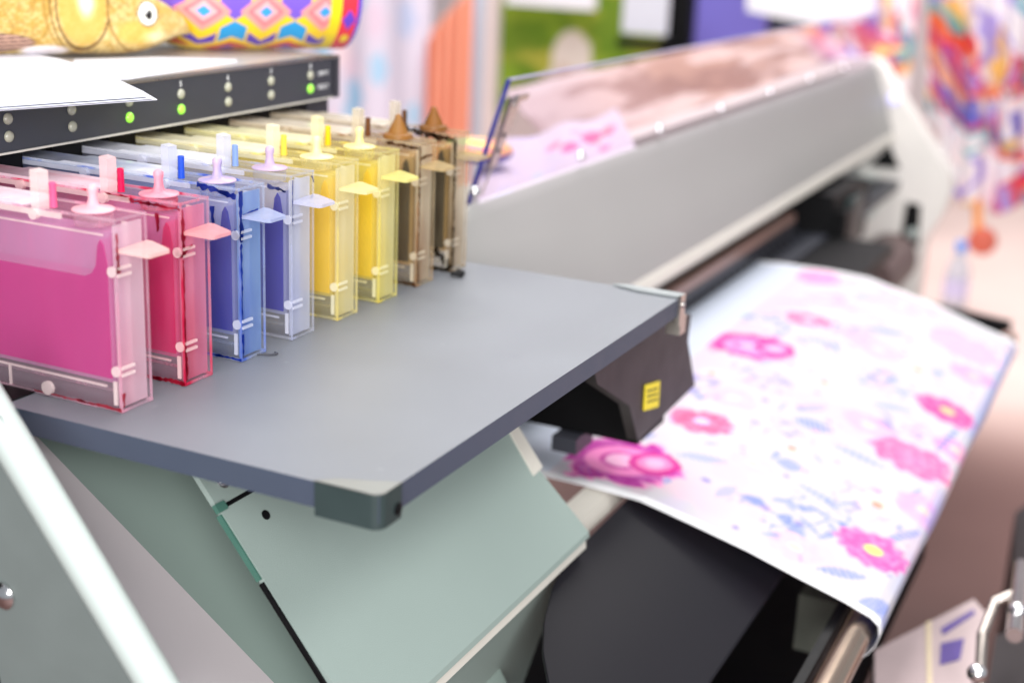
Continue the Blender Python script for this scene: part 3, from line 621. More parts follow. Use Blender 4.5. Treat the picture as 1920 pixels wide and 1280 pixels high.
def cartridge(i):
    s = SC[i]; x0 = X0+i*SP; x1 = x0+WC; y0 = Y0; nm = ('magenta', 'pink', 'blue', 'violet', 'yellow', 'lemon', 'amber', 'umber')[i]
    T = thing('ink_cartridge', CL[i], 'ink cartridge', (x0+WC/2, y0+0.05, 0.0), 'ink cartridges in the station')
    Ms = frosted('shell_'+nm, s['body'], s['cov'], stain=s['stain'], stain_amt=s['amt'], stain_scale=38+7*i)
    Mi = frosted('ink_'+nm, s['ink'], .8 if i in (4, 5) else 1.0, rough=.35, transl=.45, stain=tuple(.85*a+(14 if i < 6 else 3) for a in s['ink']), stain_amt=.6, stain_scale=16)
    Mt = frosted('tank_'+nm, s['tank'], .42, stain=s['stain'], stain_amt=s['amt']*.5)
    Me = frosted('rim_'+nm, tuple(.8*a+.2*250 for a in s['body']), 0.17, stain=s['stain'], stain_amt=min(1, s['amt']*1.3), transl=.4, stain_scale=55, stain_cov=.30+.5*s['amt'], lo=s.get('lo', .50))
    Mw = frosted('clip_'+nm, tuple(0.5*a+0.5*252 for a in s['tabc']), 0.5, transl=.3)
    Mc = frosted('cap_'+nm, s['cap'], 0.74, rough=0.45, transl=.3, stain=s['stain'], stain_amt=s['amt']*.6, stain_scale=120)
    Mtab = frosted('tab_'+nm, s['tabc'], 0.5, transl=.4)
    Mflag = frosted('flag_'+nm, tuple(.5*a+.5*250 for a in s['tabc']), 0.5, transl=.3)
    Mtu = frosted('spout_'+nm, s['tube'], 0.85, transl=.4)
    Mcl = frosted('clear_'+nm, tuple(0.6*a+0.4*250 for a in s['body']), 0.045)
    Mtop = frosted('lid_'+nm, tuple(0.35*a+0.65*252 for a in s['body']), 0.62, rough=.15, transl=.25)
    Mfr = frosted('front_'+nm, s.get('front') or tuple(0.55*a+0.45*250 for a in s['body']), 0.46, rough=.3, stain=s['stain'], stain_amt=s['amt']*.8, stain_scale=30)
    t = 0.0013; z0 = 0.0009
    # shell with real wall thickness
    bm = bmesh.new(); add_box(bm, x0, x1, y0, y0+D, z0, H)
    sh = bmobj('shell', bm, Ms, T, bevel=0.0008)
    bm = bmesh.new(); add_box(bm, x0+t, x1-t, y0+0.0018, y0+D-t, z0+t, H-0.0014)
    bmobj('inner_lining', bm, Mcl, sh)
    # inner tank with its ink; the tank has a step, the ink creeps up at the front as a finger
    xa, xb = x0+0.0028, x1-0.0095
    ytf = y0+0.0095
    zt = 0.083+0.002*math.sin(i*2.1)
    ink = [(ytf, 0.020), (ytf, 0.092), (ytf+0.0022, 0.103), (ytf+0.0045, 0.106), (ytf+0.0068, 0.102), (ytf+0.0085, 0.090), (ytf+0.012, zt+0.0015), (ytf+0.018, zt-0.001), (y0+D-0.01, zt-0.002), (y0+D-0.01, 0.020)]
    prismx('ink_tank', ink, xa, xb, Mi, T, bevel=0.0012, smooth=True)
    tank = [(y0+0.0072, 0.0175), (y0+0.0072, 0.1105), (y0+D-0.006, 0.1105), (y0+D-0.006, 0.0175)]
    prismx('tank_wall', tank, xa+0.0006, xb+0.0012, Mt, T, bevel=0.0012)
    box('front_plate', x0+0.0016, x1-0.0016, y0+0.0024, y0+0.0034, 0.003, H-0.004, Mfr, T)
    # frame bars and ribs
    bs = []
    for xx in (x0-0.0003, x1-0.0009):
        bs.append((xx, xx+0.0012, y0-0.0003, y0+0.0009, z0, H))           # front vertical corners
        bs.append((xx, xx+0.0012, y0-0.0003, y0+D, z0-0.0003, z0+0.0016))  # bottom long edges
        bs.append((xx, xx+0.0012, y0-0.0003, y0+D, H-0.0012, H+0.0004))    # top long edges
    bs += [(x0-0.0002, x1+0.0002, y0-0.0004, y0+0.0006, z0-0.0003, z0+0.0014), (x0-0.0002, x1+0.0002, y0-0.0004, y0+0.0006, H-0.0010, H+0.0005)]
    boxes('rim', bs, Me, T)
    boxes('rib', [(x0+0.0004, x0+0.0016, y0+0.012, y0+D, 0.0150, 0.0162), (x0+0.0004, x0+0.0016, y0+0.090, y0+0.0915, 0.002, 0.0150)]
          +[(x0+0.0150, x0+0.0157, y0+0.0036, y0+0.0078, 0.004, H-0.004)]
          +[(x0+0.0004, x0+0.0016, y0+0.0100, y0+D, 0.1092, 0.1102)], Mw, T)
    # clip bars that wrap the front corner
    for zc, big in ((0.0265, 1), (0.0885, 1)):
        bm = bmesh.new(); add_box(bm, x0+0.0005, x0+0.0118, y0-0.0014, y0+0.0004, zc+0.0015, zc+0.0032); add_box(bm, x0+0.0005, x0+0.0118, y0-0.0014, y0+0.0004, zc-0.0030, zc-0.0013)
        add_cyl(bm, (x0-0.0010, y0+0.0030, zc), (x0+0.0008, y0+0.0030, zc), 0.0033, 0.0033, 18)
        bmobj('clip', bm, Mw, T, bevel=0.0004)
    box('key_slot', x0-0.0008, x0+0.0004, y0+0.0030, y0+0.0054, 0.0050, 0.0200, Mw, T, bevel=0.0004)
    # pull tab on the front
    zt_ = 0.1010
    tp = [(x0+0.0015, y0, zt_-.001), (x0+0.002, y0-0.004, zt_-.001), (x0+0.0052, y0-0.0185, zt_-0.0022), (x0+0.0070, y0-0.0205, zt_-0.0022), (x1-0.0040, y0-0.0205, zt_-0.0022), (x1-0.0022, y0-0.0185, zt_-0.0022), (x1+0.0002, y0-0.004, zt_), (x1+0.0002, y0, zt_)]
    prism('pull_tab', tp, (0, 0, 0.0022), Mtab, T, bevel=0.0006)
    # cap, nipple, spout and flag on the top
    cx, cy = x0+WC*0.5, y0+0.028
    bm = bmesh.new(); add_lathe(bm, (cx, cy, H+0.0004), [(0.0126, 0), (0.0128, 0.0005), (0.0122, 0.0012), (0.0060, 0.0018), (0.0036, 0.0034), (0.0028, 0.0070), (0.0027, 0.0100), (0.0033, 0.0122), (0.0032, 0.0142), (0.0017, 0.0157)] if i < 6 else [(0.0122, 0), (0.0124, 0.0010), (0.0118, 0.0035), (0.0085, 0.0042), (0.0066, 0.0090), (0.0034, 0.0150), (0.0024, 0.0185), (0.0012, 0.0196)], 28)
    cap = bmobj('cap', bm, Mc, T, smooth=True)
    bm = bmesh.new(); add_lathe(bm, (cx, cy, H-0.0080), [(0.0113, 0), (0.0118, 0.0020), (0.0118, 0.0060)], 28)
    bmobj('neck', bm, Me, T, smooth=True)
    bm = bmesh.new(); add_lathe(bm, (x0+0.0072, y0+0.053, H), [(0.0024, 0), (0.0022, 0.0040), (0.0022, 0.0150), (0.0018, 0.0152), (0.0018, 0.0145)], 18)
    bmobj('spout', bm, Mtu, T, smooth=True)
    flag = [(x0+0.0008, y0+0.058, H-.002), (x0+0.0008, y0+0.058, H+0.0215), (x0+0.0008, y0+0.0645, H+0.0225), (x0+0.0008, y0+0.0645, H-.002)]
    prism('flag', flag, (0.0085, 0, 0), Mflag, T, bevel=0.0006)
    # stepped top cover behind the cap and its side rail with the round peg
    bm = bmesh.new(); add_prism(bm, [(x0+0.0004, y, z) for y, z in ((y0+0.072, H+0.0003), (y0+0.078, H+0.0022), (y0+0.150, H+0.0022), (y0+0.156, H+0.0008), (y0+D-.004, H+0.0008), (y0+D-.004, H-0.001), (y0+0.072, H-0.001))], (WC-0.0008, 0, 0))
    bmobj('top_cover', bm, Mtop, T, bevel=0.0004)
    boxes('side_rail', [(x0-0.0014, x0+0.0002, y0+0.040, y0+D-.01, H-0.0042, H-0.0010)], Mw, T, bevel=0.0004)
    for yy in (0.060, 0.130): cyl('peg', (x0-0.0034, y0+yy, H-0.0034), (x0+0.0004, y0+yy, H-0.0034), 0.0034, Mw, T, seg=16)
    if i == 0: cyl('peg', (x0-0.0020, y0+0.058, 0.0062), (x0+0.0004, y0+0.058, 0.0062), 0.0044, Mw, T, seg=18)
    return T
def smear(i, T, strips, rgb):
    "dried ink run along edges: ragged thin film on the left and front faces"
    x0 = X0+i*SP; m = frosted('dried_ink_%s' % ('red', 'crimson', 'cobalt', 'sky', '', '', 'ochre', 'sepia')[i], rgb, 0.9, rough=.2, transl=.3)
    r_ = random.Random(50+i)
    for face, a, b, wa, wb in strips:
        bm = bmesh.new(); n = max(4, int(math.dist(a, b)/0.0022)); L = []; Rr = []
        dx, dz = b[0]-a[0], b[1]-a[1]; l = math.hypot(dx, dz); nx, nz = -dz/l, dx/l
        for k in range(n+1):
            t = k/n; w_ = (wa+(wb-wa)*t)*(.45+1.1*r_.random())/2; o = (r_.random()-.5)*wa*.35
            u, z = a[0]+dx*t+nx*o, a[1]+dz*t+nz*o
            for S_, sg in ((L, -1), (Rr, 1)):
                uu, zz = u+sg*nx*w_, z+sg*nz*w_
                S_.append((x0-0.0006, Y0+uu, zz) if face == 'L' else (x0+uu, Y0-0.0008, zz))
        A = [bm.verts.new(p) for p in L]; B = [bm.verts.new(p) for p in Rr]
        for k in range(n): bm.faces.new((A[k], A[k+1], B[k+1], B[k]))
        bmesh.ops.solidify(bm, geom=bm.faces[:], thickness=0.0002)
        bmobj('dried_ink', bm, m, T)
SM = {0: ([('F', (.0008, .112), (.001, .088), .0016, .003), ('F', (.0012, .013), (.0012, .004), .0026, .0012), ('L', (.0, .0024), (.07, .0024), .0018, .0008)], (240, 96, 130)),
      1: ([('F', (.0008, .116), (.0012, .086), .002, .0035), ('F', (.0012, .088), (.010, .092), .0022, .001), ('L', (.004, .0885), (.0, .086), .003, .002), ('F', (.0006, .084), (.0006, .010), .0012, .0012), ('L', (.06, .1185), (.0, .1165), .0035, .001), ('L', (.0, .0022), (.06, .0022), .0024, .0012), ('F', (.001, .020), (.001, .004), .003, .0018), ('L', (.018, .112), (.018, .10), .003, .0014)], (232, 44, 96)),
      2: ([('F', (.0008, .1185), (.001, .084), .0030, .0034), ('L', (.034, .1190), (.002, .1150), .0040, .0034), ('L', (.005, .0900), (.0, .0870), .0050, .0030), ('F', (.0006, .083), (.0010, .030), .0022, .0008), ('F', (.0012, .020), (.0012, .003), .0024, .0010), ('L', (.0, .0020), (.05, .0020), .0016, .0008), ('F', (.002, .1015), (.020, .1030), .0016, .0022), ('L', (.022, .106), (.021, .092), .0030, .0016)], (40, 96, 226)),
      3: ([('F', (.0006, .117), (.0006, .085), .0010, .0008), ('L', (.020, .1110), (.004, .1085), .0030, .0012), ('F', (.024, .117), (.0265, .112), .0020, .0012), ('F', (.022, .101), (.026, .1025), .0012, .0016)], (110, 130, 210)),
      6: ([('F', (.0006, .118), (.0012, .070), .0022, .0024), ('F', (.0010, .07), (.0010, .004), .0012, .0022), ('L', (.030, .1185), (.0, .1160), .0030, .0020), ('L', (.0, .0024), (.04, .0024), .0030, .0020), ('F', (.002, .108), (.022, .109), .0022, .0014)], (150, 88, 26)),
      7: ([('F', (.0006, .118), (.0010, .070), .0040, .0030), ('F', (.0010, .074), (.0014, .004), .0030, .0040), ('L', (.050, .1210), (.0, .1150), .0050, .0036), ('L', (.016, .020), (.0, .004), .0060, .0060), ('L', (.0, .0024), (.04, .0024), .0040, .0026)], (78, 58, 26))}
for i in range(8):
    T_ = cartridge(i)
    if i in SM: smear(i, T_, *SM[i])

# ------------------------------------------------------------------ papers on the ink station
def sheet(name, pts, z, lab, curl, yref):
    bm = bmesh.new(); add_prism(bm, pts, (0, 0, 0.00035)); 
    o = bmobj(name, bm, M_paper, None); return tag(o, lab, 'paper', 'papers on the ink station')
def arc_sheet(dx, dy, z, lab):
    # corner of a sheet pushed over the front edge; far side a soft curve
    px = [(295-dx, 184+dy), (-260-dx, 222+dy), (-260, 90), (-60, 92), (0, 95), (50, 99), (110, 111), (170, 130), (225, 152), (268, 172)]
    pts = [at(p, 2, z) for p in px]; zz = []
    for k, p in enumerate(pts): zz.append(tuple(p))
    bm = bmesh.new(); add_prism(bm, zz, (0, 0, 0.0004)); o = bmobj('paper_sheet', bm, M_paper, None)
    return tag(o, lab, 'paper', 'papers on the ink station')
arc_sheet(0, 4, 0.1668, 'white sheet at the bottom of the loose stack overhanging the lights panel')
arc_sheet(8, 2, 0.1678, 'middle white sheet of the loose stack overhanging the lights panel')
arc_sheet(20, -2, 0.1690, 'topmost white sheet of the loose stack overhanging the lights panel')
bm = bmesh.new(); add_prism(bm, [at(p, 2, 0.1662) for p in [(140, 112), (300, 108), (442, 112), (446, 117), (240, 150), (120, 150)]], (0, 0, 0.0004))
tag(bmobj('paper_sheet', bm, M_paper, None), 'flat white sheet lying partly under the fish cushion', 'paper', 'papers on the ink station')

# ------------------------------------------------------------------ fish cushion
AX = np.array([0.82, -0.572]); BX = np.array([0.572, 0.82])
def fish_pos(U, V):
    u = -0.305+0.4225*U
    half = 0.040*np.sqrt(np.clip(1-((U-.42)/.585)**2, 0, 1))+.0005
    zb_ = .1668+.017*ss(.82, 1, U)**2; zt_ = .1865+.112*np.clip(1-U, 0, 1)**.5*(1-.55*ss(.5, 0, U)); zt_ = .1865+.112*np.sqrt(np.clip(1-U, 0, 1))-.06*(1-ss(0, .5, U))
    a_ = 2*np.pi*V-math.pi/2; e_ = .75
    sa = np.sign(np.sin(a_))*np.abs(np.sin(a_))**e_; ca = np.sign(np.cos(a_))*np.abs(np.cos(a_))**e_
    z = (zb_+zt_)/2+(zt_-zb_)/2*sa; v = .016-half*ca
    v = v+.0
    return .333+AX[0]*u+BX[0]*v, .525+AX[1]*u+BX[1]*v, z
def fish_col(U, V):
    x, y, z = fish_pos(U, V)
    a = 97+(-0.285+0.4225*U)/.00046*.90; b = 105-(z-0.168)/.00045          # local drawing grid on the side of the cushion
    p = Paint(U.shape, (206, 178, 112))
    n = fnoise(a/9, b/9, 3)
    p.over(ss(.42, .68, n)*.6, (176, 128, 40)); p.over(ss(.5, .7, fnoise(a/3, b/5, 73))*.35, (120, 84, 30))
    sc = np.abs(np.sin(a/5.2+np.floor(b/7)*1.6))*np.abs(np.sin(b/7*math.pi))
    p.over((a < 118)*(1-ss(.1, .5, sc))*.5, (176, 140, 54))
    p.over((a > 112)*ss(0, 60, b)*(1-ss(70, 100, b))*.25, (250, 236, 190))
    def oval(cx, cy, rx, ry): return np.hypot((a-cx)/rx, (b-cy)/ry)
    g = oval(172, 14, 44, 78); p.over((1-ss(.8, 1.0, g))*.75, (212, 168, 78)); p.over((1-ss(.2, .75, oval(178, 2, 30, 60)))*.9, (250, 240, 200)); p.over((1-ss(.02, .06, np.abs(g-1)))*.8*(a < 214), (92, 64, 30))
    g2 = oval(176, 10, 58, 96); p.over((1-ss(.015, .04, np.abs(g2-1)))*.7*(a < 200), (110, 80, 30)); g3 = oval(174, 8, 66, 100); p.over((1-ss(.015, .05, np.abs(g3-1)))*.6*(a < 190), (150, 110, 40))
    g4 = oval(282, 20, 68, 86); p.over((1-ss(.012, .04, np.abs(g4-1)))*.75*(a < 262), (120, 84, 30)); p.over((1-ss(.5, 1.0, oval(262, 62, 44, 30)))*.6, (222, 174, 70)); p.over((1-ss(.3, 1, oval(300, 70, 30, 16)))*.6, (250, 240, 200))
    ey = oval(285, 26, 19, 25); p.over(1-ss(.96, 1.02, ey), (70, 50, 28)); p.over(1-ss(.84, .90, ey), (250, 248, 236)); p.over(1-ss(.44, .5, oval(287, 28, 15, 20)), (20, 14, 12)); p.over(1-ss(.8, 1, oval(283, 22, 2.4, 3)), (240, 240, 240))
    fin = (1-ss(.8, 1, oval(20, 78, 80, 20))); p.over(fin*.9, (60, 40, 40)); p.over(fin*ss(.3, .7, np.abs(np.sin(b/2.3+a/40))), (190, 150, 130)); p.over((1-ss(.6, 1, oval(110, 95, 50, 14)))*.9, (246, 238, 246))
    p.over((1-ss(.01, .03, np.abs(b-88-.0009*(345-a)**2*.2)/100))*(a > 270)*.0, (120, 80, 40))
    return p.out()
fi = grid('fish_cushion', 300, 260, fish_pos, fish_col, vcol_mat('cushion_satin', 0.5, bump=0.3, bscale=500, sheen=.2), None)
tag(fi, 'golden fish shaped cushion lying on the ink station, snout to the right', 'cushion')

# ------------------------------------------------------------------ patterned bolster cushion
BR = 0.056
def bol_pos(U, V):
    u = -.062+.242*U
    q = np.clip((U-.93)/.07, 0, 1); r = BR*np.sqrt(np.clip(1-q**3*.97, .0, 1))*(.30+.70*ss(-.06, .36, U))
    r = r*(1+.008*np.sin(U*36)+.014*(vnoise(U*9, V*7, 4)-.5))
    a_ = 2*np.pi*V
    z = np.maximum(.1668+BR*.95+r*np.sin(a_), .1668); v = .040+.020*(1-ss(0, .4, U))-r*np.cos(a_)
    return .443+AX[0]*u+BX[0]*v, .479+AX[1]*u+BX[1]*v, z
def bol_col(U, V):
    pu = 345+(-.07+.242*U)/.00052; arc = (V-np.where(V > .6, 1, 0))*2*np.pi*BR
    s_ = (pu-361)/112; uf = np.abs((s_+.5) % 1-.5); uh = np.abs(s_ % 1-.5)
    p = Paint(U.shape, (252, 210, 40))
    p.over((uh < .25)*(arc > -.024+.035*uh)*(arc < .018-.035*uh)*1., (124, 92, 206))
    d_ = uf/.44+np.abs(arc+.016)/.0215
    p.over(1-ss(.96, 1.0, d_), (250, 158, 150)); p.over(1-ss(.62, .72, d_), (250, 116, 128)); p.over(1-ss(.45, .55, d_), (252, 178, 176)); p.over(1-ss(.24, .3, d_), (60, 160, 226))
    p.over((uh < .22)*(arc < -.025-.032*uh)*(arc > -.0435-.030*uh)*1., (40, 158, 220))
    p.over((uf < .24)*(arc < -.0495+.050*uf)*(arc > -.0580+.030*uf)*1., (96, 66, 186))
    d2 = uh/.43+np.abs(arc+.0625)/.0115
    p.over(1-ss(.95, 1.0, d2), (206, 30, 50)); p.over(1-ss(.6, .66, d2), (240, 120, 60)); p.over(1-ss(.35, .4, d2), (70, 60, 190))
    p.over((pu > 596)*1., (252, 220, 30)); p.over((pu > 618)*1., (236, 54, 70))
    cyc = ((arc+.016)/.038); k = np.floor(cyc+.5) % 2; dm = np.abs((cyc+.5) % 1-.5); mid = np.abs(pu-634)/13
    p.over((pu > 618)*(np.abs(arc+.024)/.011+mid < 1)*1., (110, 66, 200))
    for ac in (.006, -.047): p.over((pu > 618)*(np.hypot((arc-ac)/.006, mid/.6) < 1)*1., (250, 214, 40))
    p.over((pu > 649)*1., (96, 72, 214))
    return p.out()
bo = grid('bolster_cushion', 420, 320, bol_pos, bol_col, bpy.data.materials['cushion_satin'], None)
tag(bo, 'bolster cushion with yellow, pink and blue diamond pattern behind the fish', 'cushion')
# small patterned pillow behind, glimpsed past the last cartridge
PC = at((894, 282), 1, .36)
def pil_pos(U, V):
    a = 2*np.pi*V; th = np.pi*(U-.5); r = np.cos(th)**.6
    return PC[0]+.035*r*np.cos(a), PC[1]+.04*np.sin(th), PC[2]+.014*r*np.sin(a)
def pil_col(U, V):
    p = Paint(U.shape, (250, 214, 60)); p.over((np.sin(V*50) > 0)*1.0, (240, 120, 150)); p.over((np.sin(V*2*np.pi) < -.1)*1.0, (60, 30, 150)); p.over((U > .5)*(np.sin(V*23) > .3)*1., (170, 220, 120)); return p.out()
pl = grid('small_pillow', 60, 90, pil_pos, pil_col, bpy.data.materials['cushion_satin'], None)
tag(pl, 'small yellow and violet pillow glimpsed between last cartridge and acrylic lid', 'pillow')

# ------------------------------------------------------------------ print behind the lid and an added sheet for its reflections
def back_col(U, V):
    p = Paint(U.shape, (214, 206, 216)); X = U*.75; Y = V*.5
    for (x, y, r, c_) in ((.42, .22, .05, (246, 110, 170)), (.55, .30, .07, (244, 90, 150)), (.60, .16, .04, (250, 150, 190)), (.34, .30, .04, (248, 150, 180)), (.66, .30, .05, (250, 120, 150)), (.48, .36, .05, (250, 190, 205)), (.25, .12, .03, (200, 210, 245))):
        p.over(1-ss(.8, 1.05, np.hypot(X-x, Y-y)/(r*(.85+.3*fnoise(X*30, Y*30, 5)))), c_)
    p.over(ss(.55, .75, fnoise(X*9, Y*9, 12))*.5, (206, 206, 244))
    return p.out()
bk = grid('flower_print', 160, 100, lambda U, V: (.62+.44*U+.33*V, .262+.16*V, .0185+.004*np.sin(U*14)+.003*V), back_col, bpy.data.materials['polyester_print'], None, thick=.0006)
tag(bk, 'white print with pink flowers spread behind the acrylic lid', 'printed fabric')
def lid_reflection_col(U, V):  # invented blotches stand for reflections in the acrylic lid
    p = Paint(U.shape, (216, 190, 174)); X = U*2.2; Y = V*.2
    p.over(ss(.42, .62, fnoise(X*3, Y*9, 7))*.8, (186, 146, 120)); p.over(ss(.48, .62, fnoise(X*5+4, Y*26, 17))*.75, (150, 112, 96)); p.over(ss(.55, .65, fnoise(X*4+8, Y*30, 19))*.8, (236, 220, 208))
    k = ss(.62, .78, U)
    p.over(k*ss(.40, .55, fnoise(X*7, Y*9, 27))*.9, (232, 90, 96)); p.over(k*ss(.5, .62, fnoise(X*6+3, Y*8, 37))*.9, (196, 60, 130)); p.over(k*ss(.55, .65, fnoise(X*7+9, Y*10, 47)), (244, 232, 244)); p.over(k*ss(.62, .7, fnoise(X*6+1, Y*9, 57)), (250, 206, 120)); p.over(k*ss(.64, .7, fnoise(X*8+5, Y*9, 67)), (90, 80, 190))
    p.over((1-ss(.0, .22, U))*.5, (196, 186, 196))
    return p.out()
hg = grid('lid_reflection_sheet', 240, 60, lambda U, V: (1.30+2.6*U, .46+.11*V+.014*np.sin(U*30)*(1-V), -.05+(.096+.012*np.sin(U*2.6)-.010*U)*V), lid_reflection_col, bpy.data.materials['polyester_print'], None, thick=.001)
tag(hg, 'added tan and red blotched sheet standing for reflections in the acrylic lid', 'printed fabric')

# ------------------------------------------------------------------ background stands on the x = 4 m line
XW = 4.0
def yz(px, x=XW): q = at(px, 0, x); return float(q[1]), float(q[2])
def panel(name, px0, px1, top, bottom, x, col, lab, cat, group=None, m=None, nu=60, nv=60, fold=0.0, ff=20):
    ya, _ = yz((px0, 60), x); yb_, _ = yz((px1, 60), x)
    return tag(grid(name, nu, nv, lambda U, V: (x+fold*np.sin(U*ff+V*1.5), ya+(yb_-ya)*U, bottom+(top-bottom)*V), col, m or vcol_mat(name+'_cloth', .8, transl=.1), None, thick=.006), lab, cat, group)
def flowers_blue(U, V):
    p = Paint(U.shape, (232, 226, 242)); X = U*1.0; Y = V*2.2
    r_ = random.Random(5)
    for i in range(70):
        x = r_.random(); y = r_.random()*2.2; r = r_.uniform(.035, .09)
        c_ = r_.choice([(150, 206, 242), (176, 222, 250), (200, 214, 246), (238, 216, 234), (250, 226, 232)])
        d_ = np.hypot(X-x, (Y-y)); th = np.arctan2(Y-y, X-x)
        p.over((1-ss(.7, 1.0, d_/(r*(.7+.3*np.abs(np.cos(th*2.5))))))*.85, c_)
    return p.out()
panel('flower_banner', 560, 806, 1.6, -.7, XW, flowers_blue, 'pale lilac textile banner with light blue flowers, left of the orange curtain', 'banner', nu=150, nv=220, fold=.01)
def orange(U, V):
    p = Paint(U.shape, (232, 156, 128)); s_ = fnoise(U*9, V*1.2, 3); p.over(ss(.4, .7, s_)*.7, (238, 166, 140)); p.over(ss(.6, .75, fnoise(U*14+3, V, 9))*.4, (214, 110, 80)); p.over((1-ss(.0, .12, U))*.8, (214, 96, 66)); return p.out()
ya = yz((801, 60), XW-.06)[0]; yb_ = yz((884, 60), XW-.06)[0]
zt0 = yz((806, 78), XW-.06)[1]; zt1 = yz((884, -20), XW-.06)[1]
tag(grid('curtain', 90, 120, lambda U, V: (XW-.06+.018*np.sin(U*28), ya+(yb_-ya)*U, -.75+((zt0+(zt1-zt0)*U**.8)+.75)*V), orange, vcol_mat('curtain_cloth', .8), None, thick=.004), 'orange curtain gathered upwards, beside the lilac banner', 'curtain')
panel('striped_banner', 886, 912, 1.6, -.75, XW, lambda U, V: Paint(U.shape, (206, 226, 246)).out(), 'narrow pale blue banner between the orange curtain and a beige frame', 'banner')
yA = yz((914, 60))[0]; yB = yz((938, 60))[0]; box_ = box('display_frame', XW-.03, XW+.03, yB, yA, -.8, 1.6, mat('beige_frame', (216, 204, 202), .6, noise=.05)); tag(box_, 'tall beige frame post left of the green picture', 'frame')
def green(U, V):
    p = Paint(U.shape, (130, 160, 44)); n = fnoise(U*5, V*5, 3)
    p.over(ss(.4, .7, n)*.8, (176, 168, 70)); p.over(ss(.5, .7, fnoise(U*6+4, V*6, 13))*.8, (92, 128, 30))
    # pale rounded boulder-like shape in the picture
    cx, cy = .40, .52
    X = U; Y = V
    g = np.hypot((X-.40)/.115, (Y-.56)/.16); body = np.maximum(1-ss(.85, 1.05, g), 0)
    slope = (X > .00)*(X < .50)*(Y < .20+1.05*X)*(Y < .66); p.over(slope*.95, (206, 198, 190)); p.over(body, (222, 212, 202))
    p.over((1-ss(.5, 1, np.hypot((X-.36)/.05, (Y-.5)/.05)))*.6, (196, 168, 150)); p.over((1-ss(.5, 1, np.hypot((X-.2)/.06, (Y-.3)/.06)))*.5, (186, 160, 150))
    p.over(ss(.84, .88, Y)*(X < .5)*.9, (226, 216, 206))
    return p.out()
ztop = yz((1050, -20))[1]; zbot = yz((1050, 260))[1]
panel('landscape_picture', 940, 1290, ztop+.06, zbot-.1, XW, green, 'green landscape picture with a pale rounded shape', 'picture', nu=140, nv=110)
b_ = box('white_board', XW-.10, XW-.06, yz((1112, 5), XW-.1)[0], yz((948, 5), XW-.1)[0], yz((1000, 12), XW-.1)[1], yz((1000, -60), XW-.1)[1], bpy.data.materials.get('sign_white') or mat('board_white', (232, 230, 236), .5, noise=.02), bevel=.01); tag(b_, 'white board edge hanging above the green picture', 'board')
# dark stand with printed leaflets
ld = thing('leaflet_stand', 'black stand holding a white leaflet in front of the green picture', 'stand', (3.7, 1.0, -.8))
xx = 3.7
def pb(name, p0, p1, x, th, m, parent, bev=.004):
    a_ = at(p0, 0, x); b2 = at(p1, 0, x)
    return box(name, x, x+th, min(a_[1], b2[1]), max(a_[1], b2[1]), min(a_[2], b2[2]), max(a_[2], b2[2]), m, parent, bevel=bev)
pb('leaflet', (1172, -40), (1250, 68), xx, .004, M_paper, ld, 0)
pb('tray', (1156, 72), (1262, 98), xx-.02, .08, M_black, ld)
pb('post', (1250, -60), (1272, 330), xx+.03, .05, M_black, ld)
o_ = bpy.data.objects['leaflet']
text('printed_word', 'UV', (xx-.002, yz((1212, 24), xx)[0], yz((1212, 24), xx)[1]), (math.pi/2, 0, -math.pi/2), .06, mat('grey_ink', (120, 110, 130), .6, noise=.05), ld) if False else None
pp_ = pb('column', (1264, -80), (1285, 420), 3.95, .04, mat('salmon_post', (226, 188, 180), .6, noise=.05), None); tag(pp_, 'thin salmon coloured post beside the violet panel', 'post')
pv = pb('panel', (1284, -80), (1398, 420), 3.9, .04, mat('violet_panel', (112, 104, 190), .55, noise=.06, nscale=3), None); pv.name = 'violet_screen'; tag(pv, 'plain violet screen panel standing behind the printer', 'screen')
pd = pb('dark', (1398, -80), (1655, 420), 5.2, .05, mat('dark_drape', (34, 34, 52), .8, noise=.1, nscale=3), None); pd.name = 'dark_backdrop_panel'; tag(pd, 'black backdrop panel seen right of the violet screen', 'panel')
ps = prism('sign_board', [at(p, 0, 3.4) for p in [(1398, -60), (1400, 22), (1440, 30), (1530, 48), (1600, 46), (1640, 20), (1640, -60)]], (.03, 0, 0), mat('sign_white', (236, 236, 240), .5, noise=.02), None, bevel=.004); tag(ps, 'white sign board with a curved lower edge above the printer', 'sign')

# floral garment hanging on the right
FLO = {}
def floral(U, V):
    p = Paint(U.shape, (250, 236, 240)); X = U*5; Y = V*7
    X = X*.46; Y = Y*.46
    Y = Y*1.7
    wx = X+1.4*fnoise(X*.8, Y*.8, 77); wy = Y+1.4*fnoise(X*.8+7, Y*.8, 78)
    for k, (s1, th, c_, a) in enumerate(((1.2, .52, (240, 108, 62), .95), (1.4, .56, (236, 70, 90), .85), (1.1, .60, (246, 170, 120), .8), (1.7, .58, (206, 60, 140), .75), (1.5, .67, (90, 100, 210), .9), (1.9, .63, (96, 186, 196), .9), (1.6, .53, (250, 244, 246), .95), (2.3, .64, (180, 160, 230), .9), (2.1, .66, (250, 200, 90), .8))):
        p.over(ss(th-.02, th+.05, fnoise(wx*s1+k*11, wy*s1*.8-k*7, 100+k))*a, c_)
    return p.out()
XG = 3.2
gy0 = yz((1704, 200), XG)[0]; gy1 = yz((1960, 200), XG)[0]; gzt = yz((1800, -60), XG)[1]
gm = thing('floral_garment', 'red, orange and white floral garment hanging at the right edge', 'garment', (XG, gy0, -.4))
def gar_pos(U, V):
    zb_ = np.interp(U, [0, .22, .30, .42, .55, .7, 1], [-.17, -.29, -.36, -.385, -.36, -.40, -.36])
    top = gzt
    return XG+.035*np.sin(U*22+V*2)+.02*np.sin(U*9), gy0+(gy1-gy0)*U-.05*(1-V)*(1-U)+.0*V, zb_+(top-zb_)*V
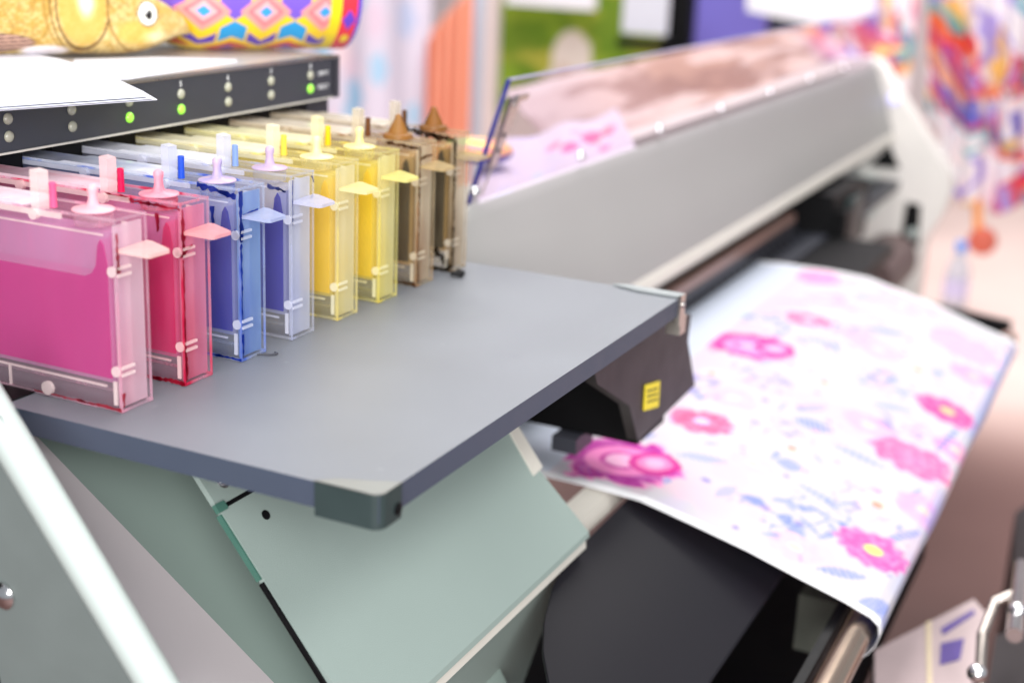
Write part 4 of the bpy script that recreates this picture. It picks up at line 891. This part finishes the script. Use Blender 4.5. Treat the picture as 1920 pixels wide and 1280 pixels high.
grid('cloth', 200, 320, gar_pos, floral, vcol_mat('garment_cloth', .8, transl=.15), gm, thick=.003)
t0_ = at((1832, 372), 0, XG-.03); t1_ = at((1834, 436), 0, XG-.03)
tube('ribbon', [tuple(t0_), tuple(t1_)], .012, mat('orange_ribbon', (240, 160, 90), .7, noise=.1), gm)
lathe('round_pendant', at((1842, 452), 0, XG-.03), [(.002, -.03), (.03, -.025), (.038, 0), (.03, .025), (.002, .03)], mat('red_brown_pendant', (206, 100, 80), .6, noise=.15), gm, axis=(-1, 0, 0), seg=24)

panel('patterned_banner', 1560, 1716, .5, -.9, 4.6, floral, 'narrow red and violet patterned banner behind the right end of the printer', 'banner', nu=90, nv=160)
# water bottle on the floor
bx, by = 3.69, .178
bt = thing('water_bottle', 'clear plastic water bottle with a blue cap on the pink floor', 'bottle', (bx, by, -.8))
Mb = frosted('bottle_plastic', (226, 230, 236), .6, rough=.1)
lathe('body', (bx, by, -.799), [(.034, 0), (.036, .01), (.036, .11), (.034, .13), (.028, .15), (.014, .175), (.013, .19)], Mb, bt)
lathe('label', (bx, by, -.799), [(.0368, .045), (.0368, .10)], mat('bottle_label', (206, 200, 232), .5, noise=.1), bt)
lathe('cap', (bx, by, -.799), [(.0165, .186), (.017, .19), (.017, .212), (.015, .215)], mat('blue_cap', (90, 150, 240), .4, noise=.03), bt)

# printed carton and chrome trolley at the lower right
ct = thing('carton', 'open carton with violet printed squares on the floor in front of the printer', 'carton', (1.25, -.12, -.55))
Z1 = -.42
Mcart = mat('carton_board', (196, 176, 176), .7, noise=.08, nscale=12)
quad = [at(p, 2, Z1) for p in [(1640, 1218), (1826, 1122), (1850, 1150), (1812, 1330), (1640, 1400)]]
prism('box', [tuple(p) for p in quad], (0, 0, -.378), Mcart, ct, bevel=.003)
def mark(pxs, m): return prism('printed_mark', [at(p, 2, Z1+.0006) for p in pxs], (0, 0, .0006), m, ct)
Mvio = mat('violet_print', (96, 76, 150), .6, noise=.1)
mark([(1764, 1178), (1826, 1142), (1828, 1150), (1768, 1190)], Mvio)
mark([(1764, 1206), (1808, 1196), (1800, 1236), (1762, 1246)], Mvio)
mark([(1736, 1168), (1746, 1162), (1748, 1290), (1738, 1290)], mat('cream_band', (226, 208, 176), .6, noise=.05))
tr_ = thing('trolley', 'black trolley with bright chrome tubes beside the carton', 'trolley', (1.3, -.3, -.8))
def T2(px, z): return tuple(at(px, 2, z))
tube('frame', [T2((1836, 1300), -.40), T2((1842, 1190), -.36), T2((1866, 1128), -.34), T2((1905, 1112), -.33)], .0055, M_steel, tr_)
tube('upright', [T2((1902, 1190), -.33), T2((1915, 1060), -.33)], .008, M_chrome, tr_)
for p in ((1908, 1145), (1832, 1262)):
    bm = bmesh.new(); bmesh.ops.create_uvsphere(bm, u_segments=20, v_segments=14, radius=.009, matrix=Matrix.Translation(T2(p, -.325)))
    bmobj('knob', bm, bpy.data.materials['polished_screw'], tr_, smooth=True)
prism('deck', [T2(p, -.42) for p in [(1850, 1300), (1868, 1190), (1990, 1150), (1990, 1400), (1850, 1400)]], (0, 0, -.378), M_brown, tr_, bevel=.004)
prism('tall_panel', [T2(p, -.50) for p in [(1898, 1120), (1904, 960), (1990, 900), (1990, 1130)]], (0, 0, -.298), M_brown, tr_, bevel=.004)
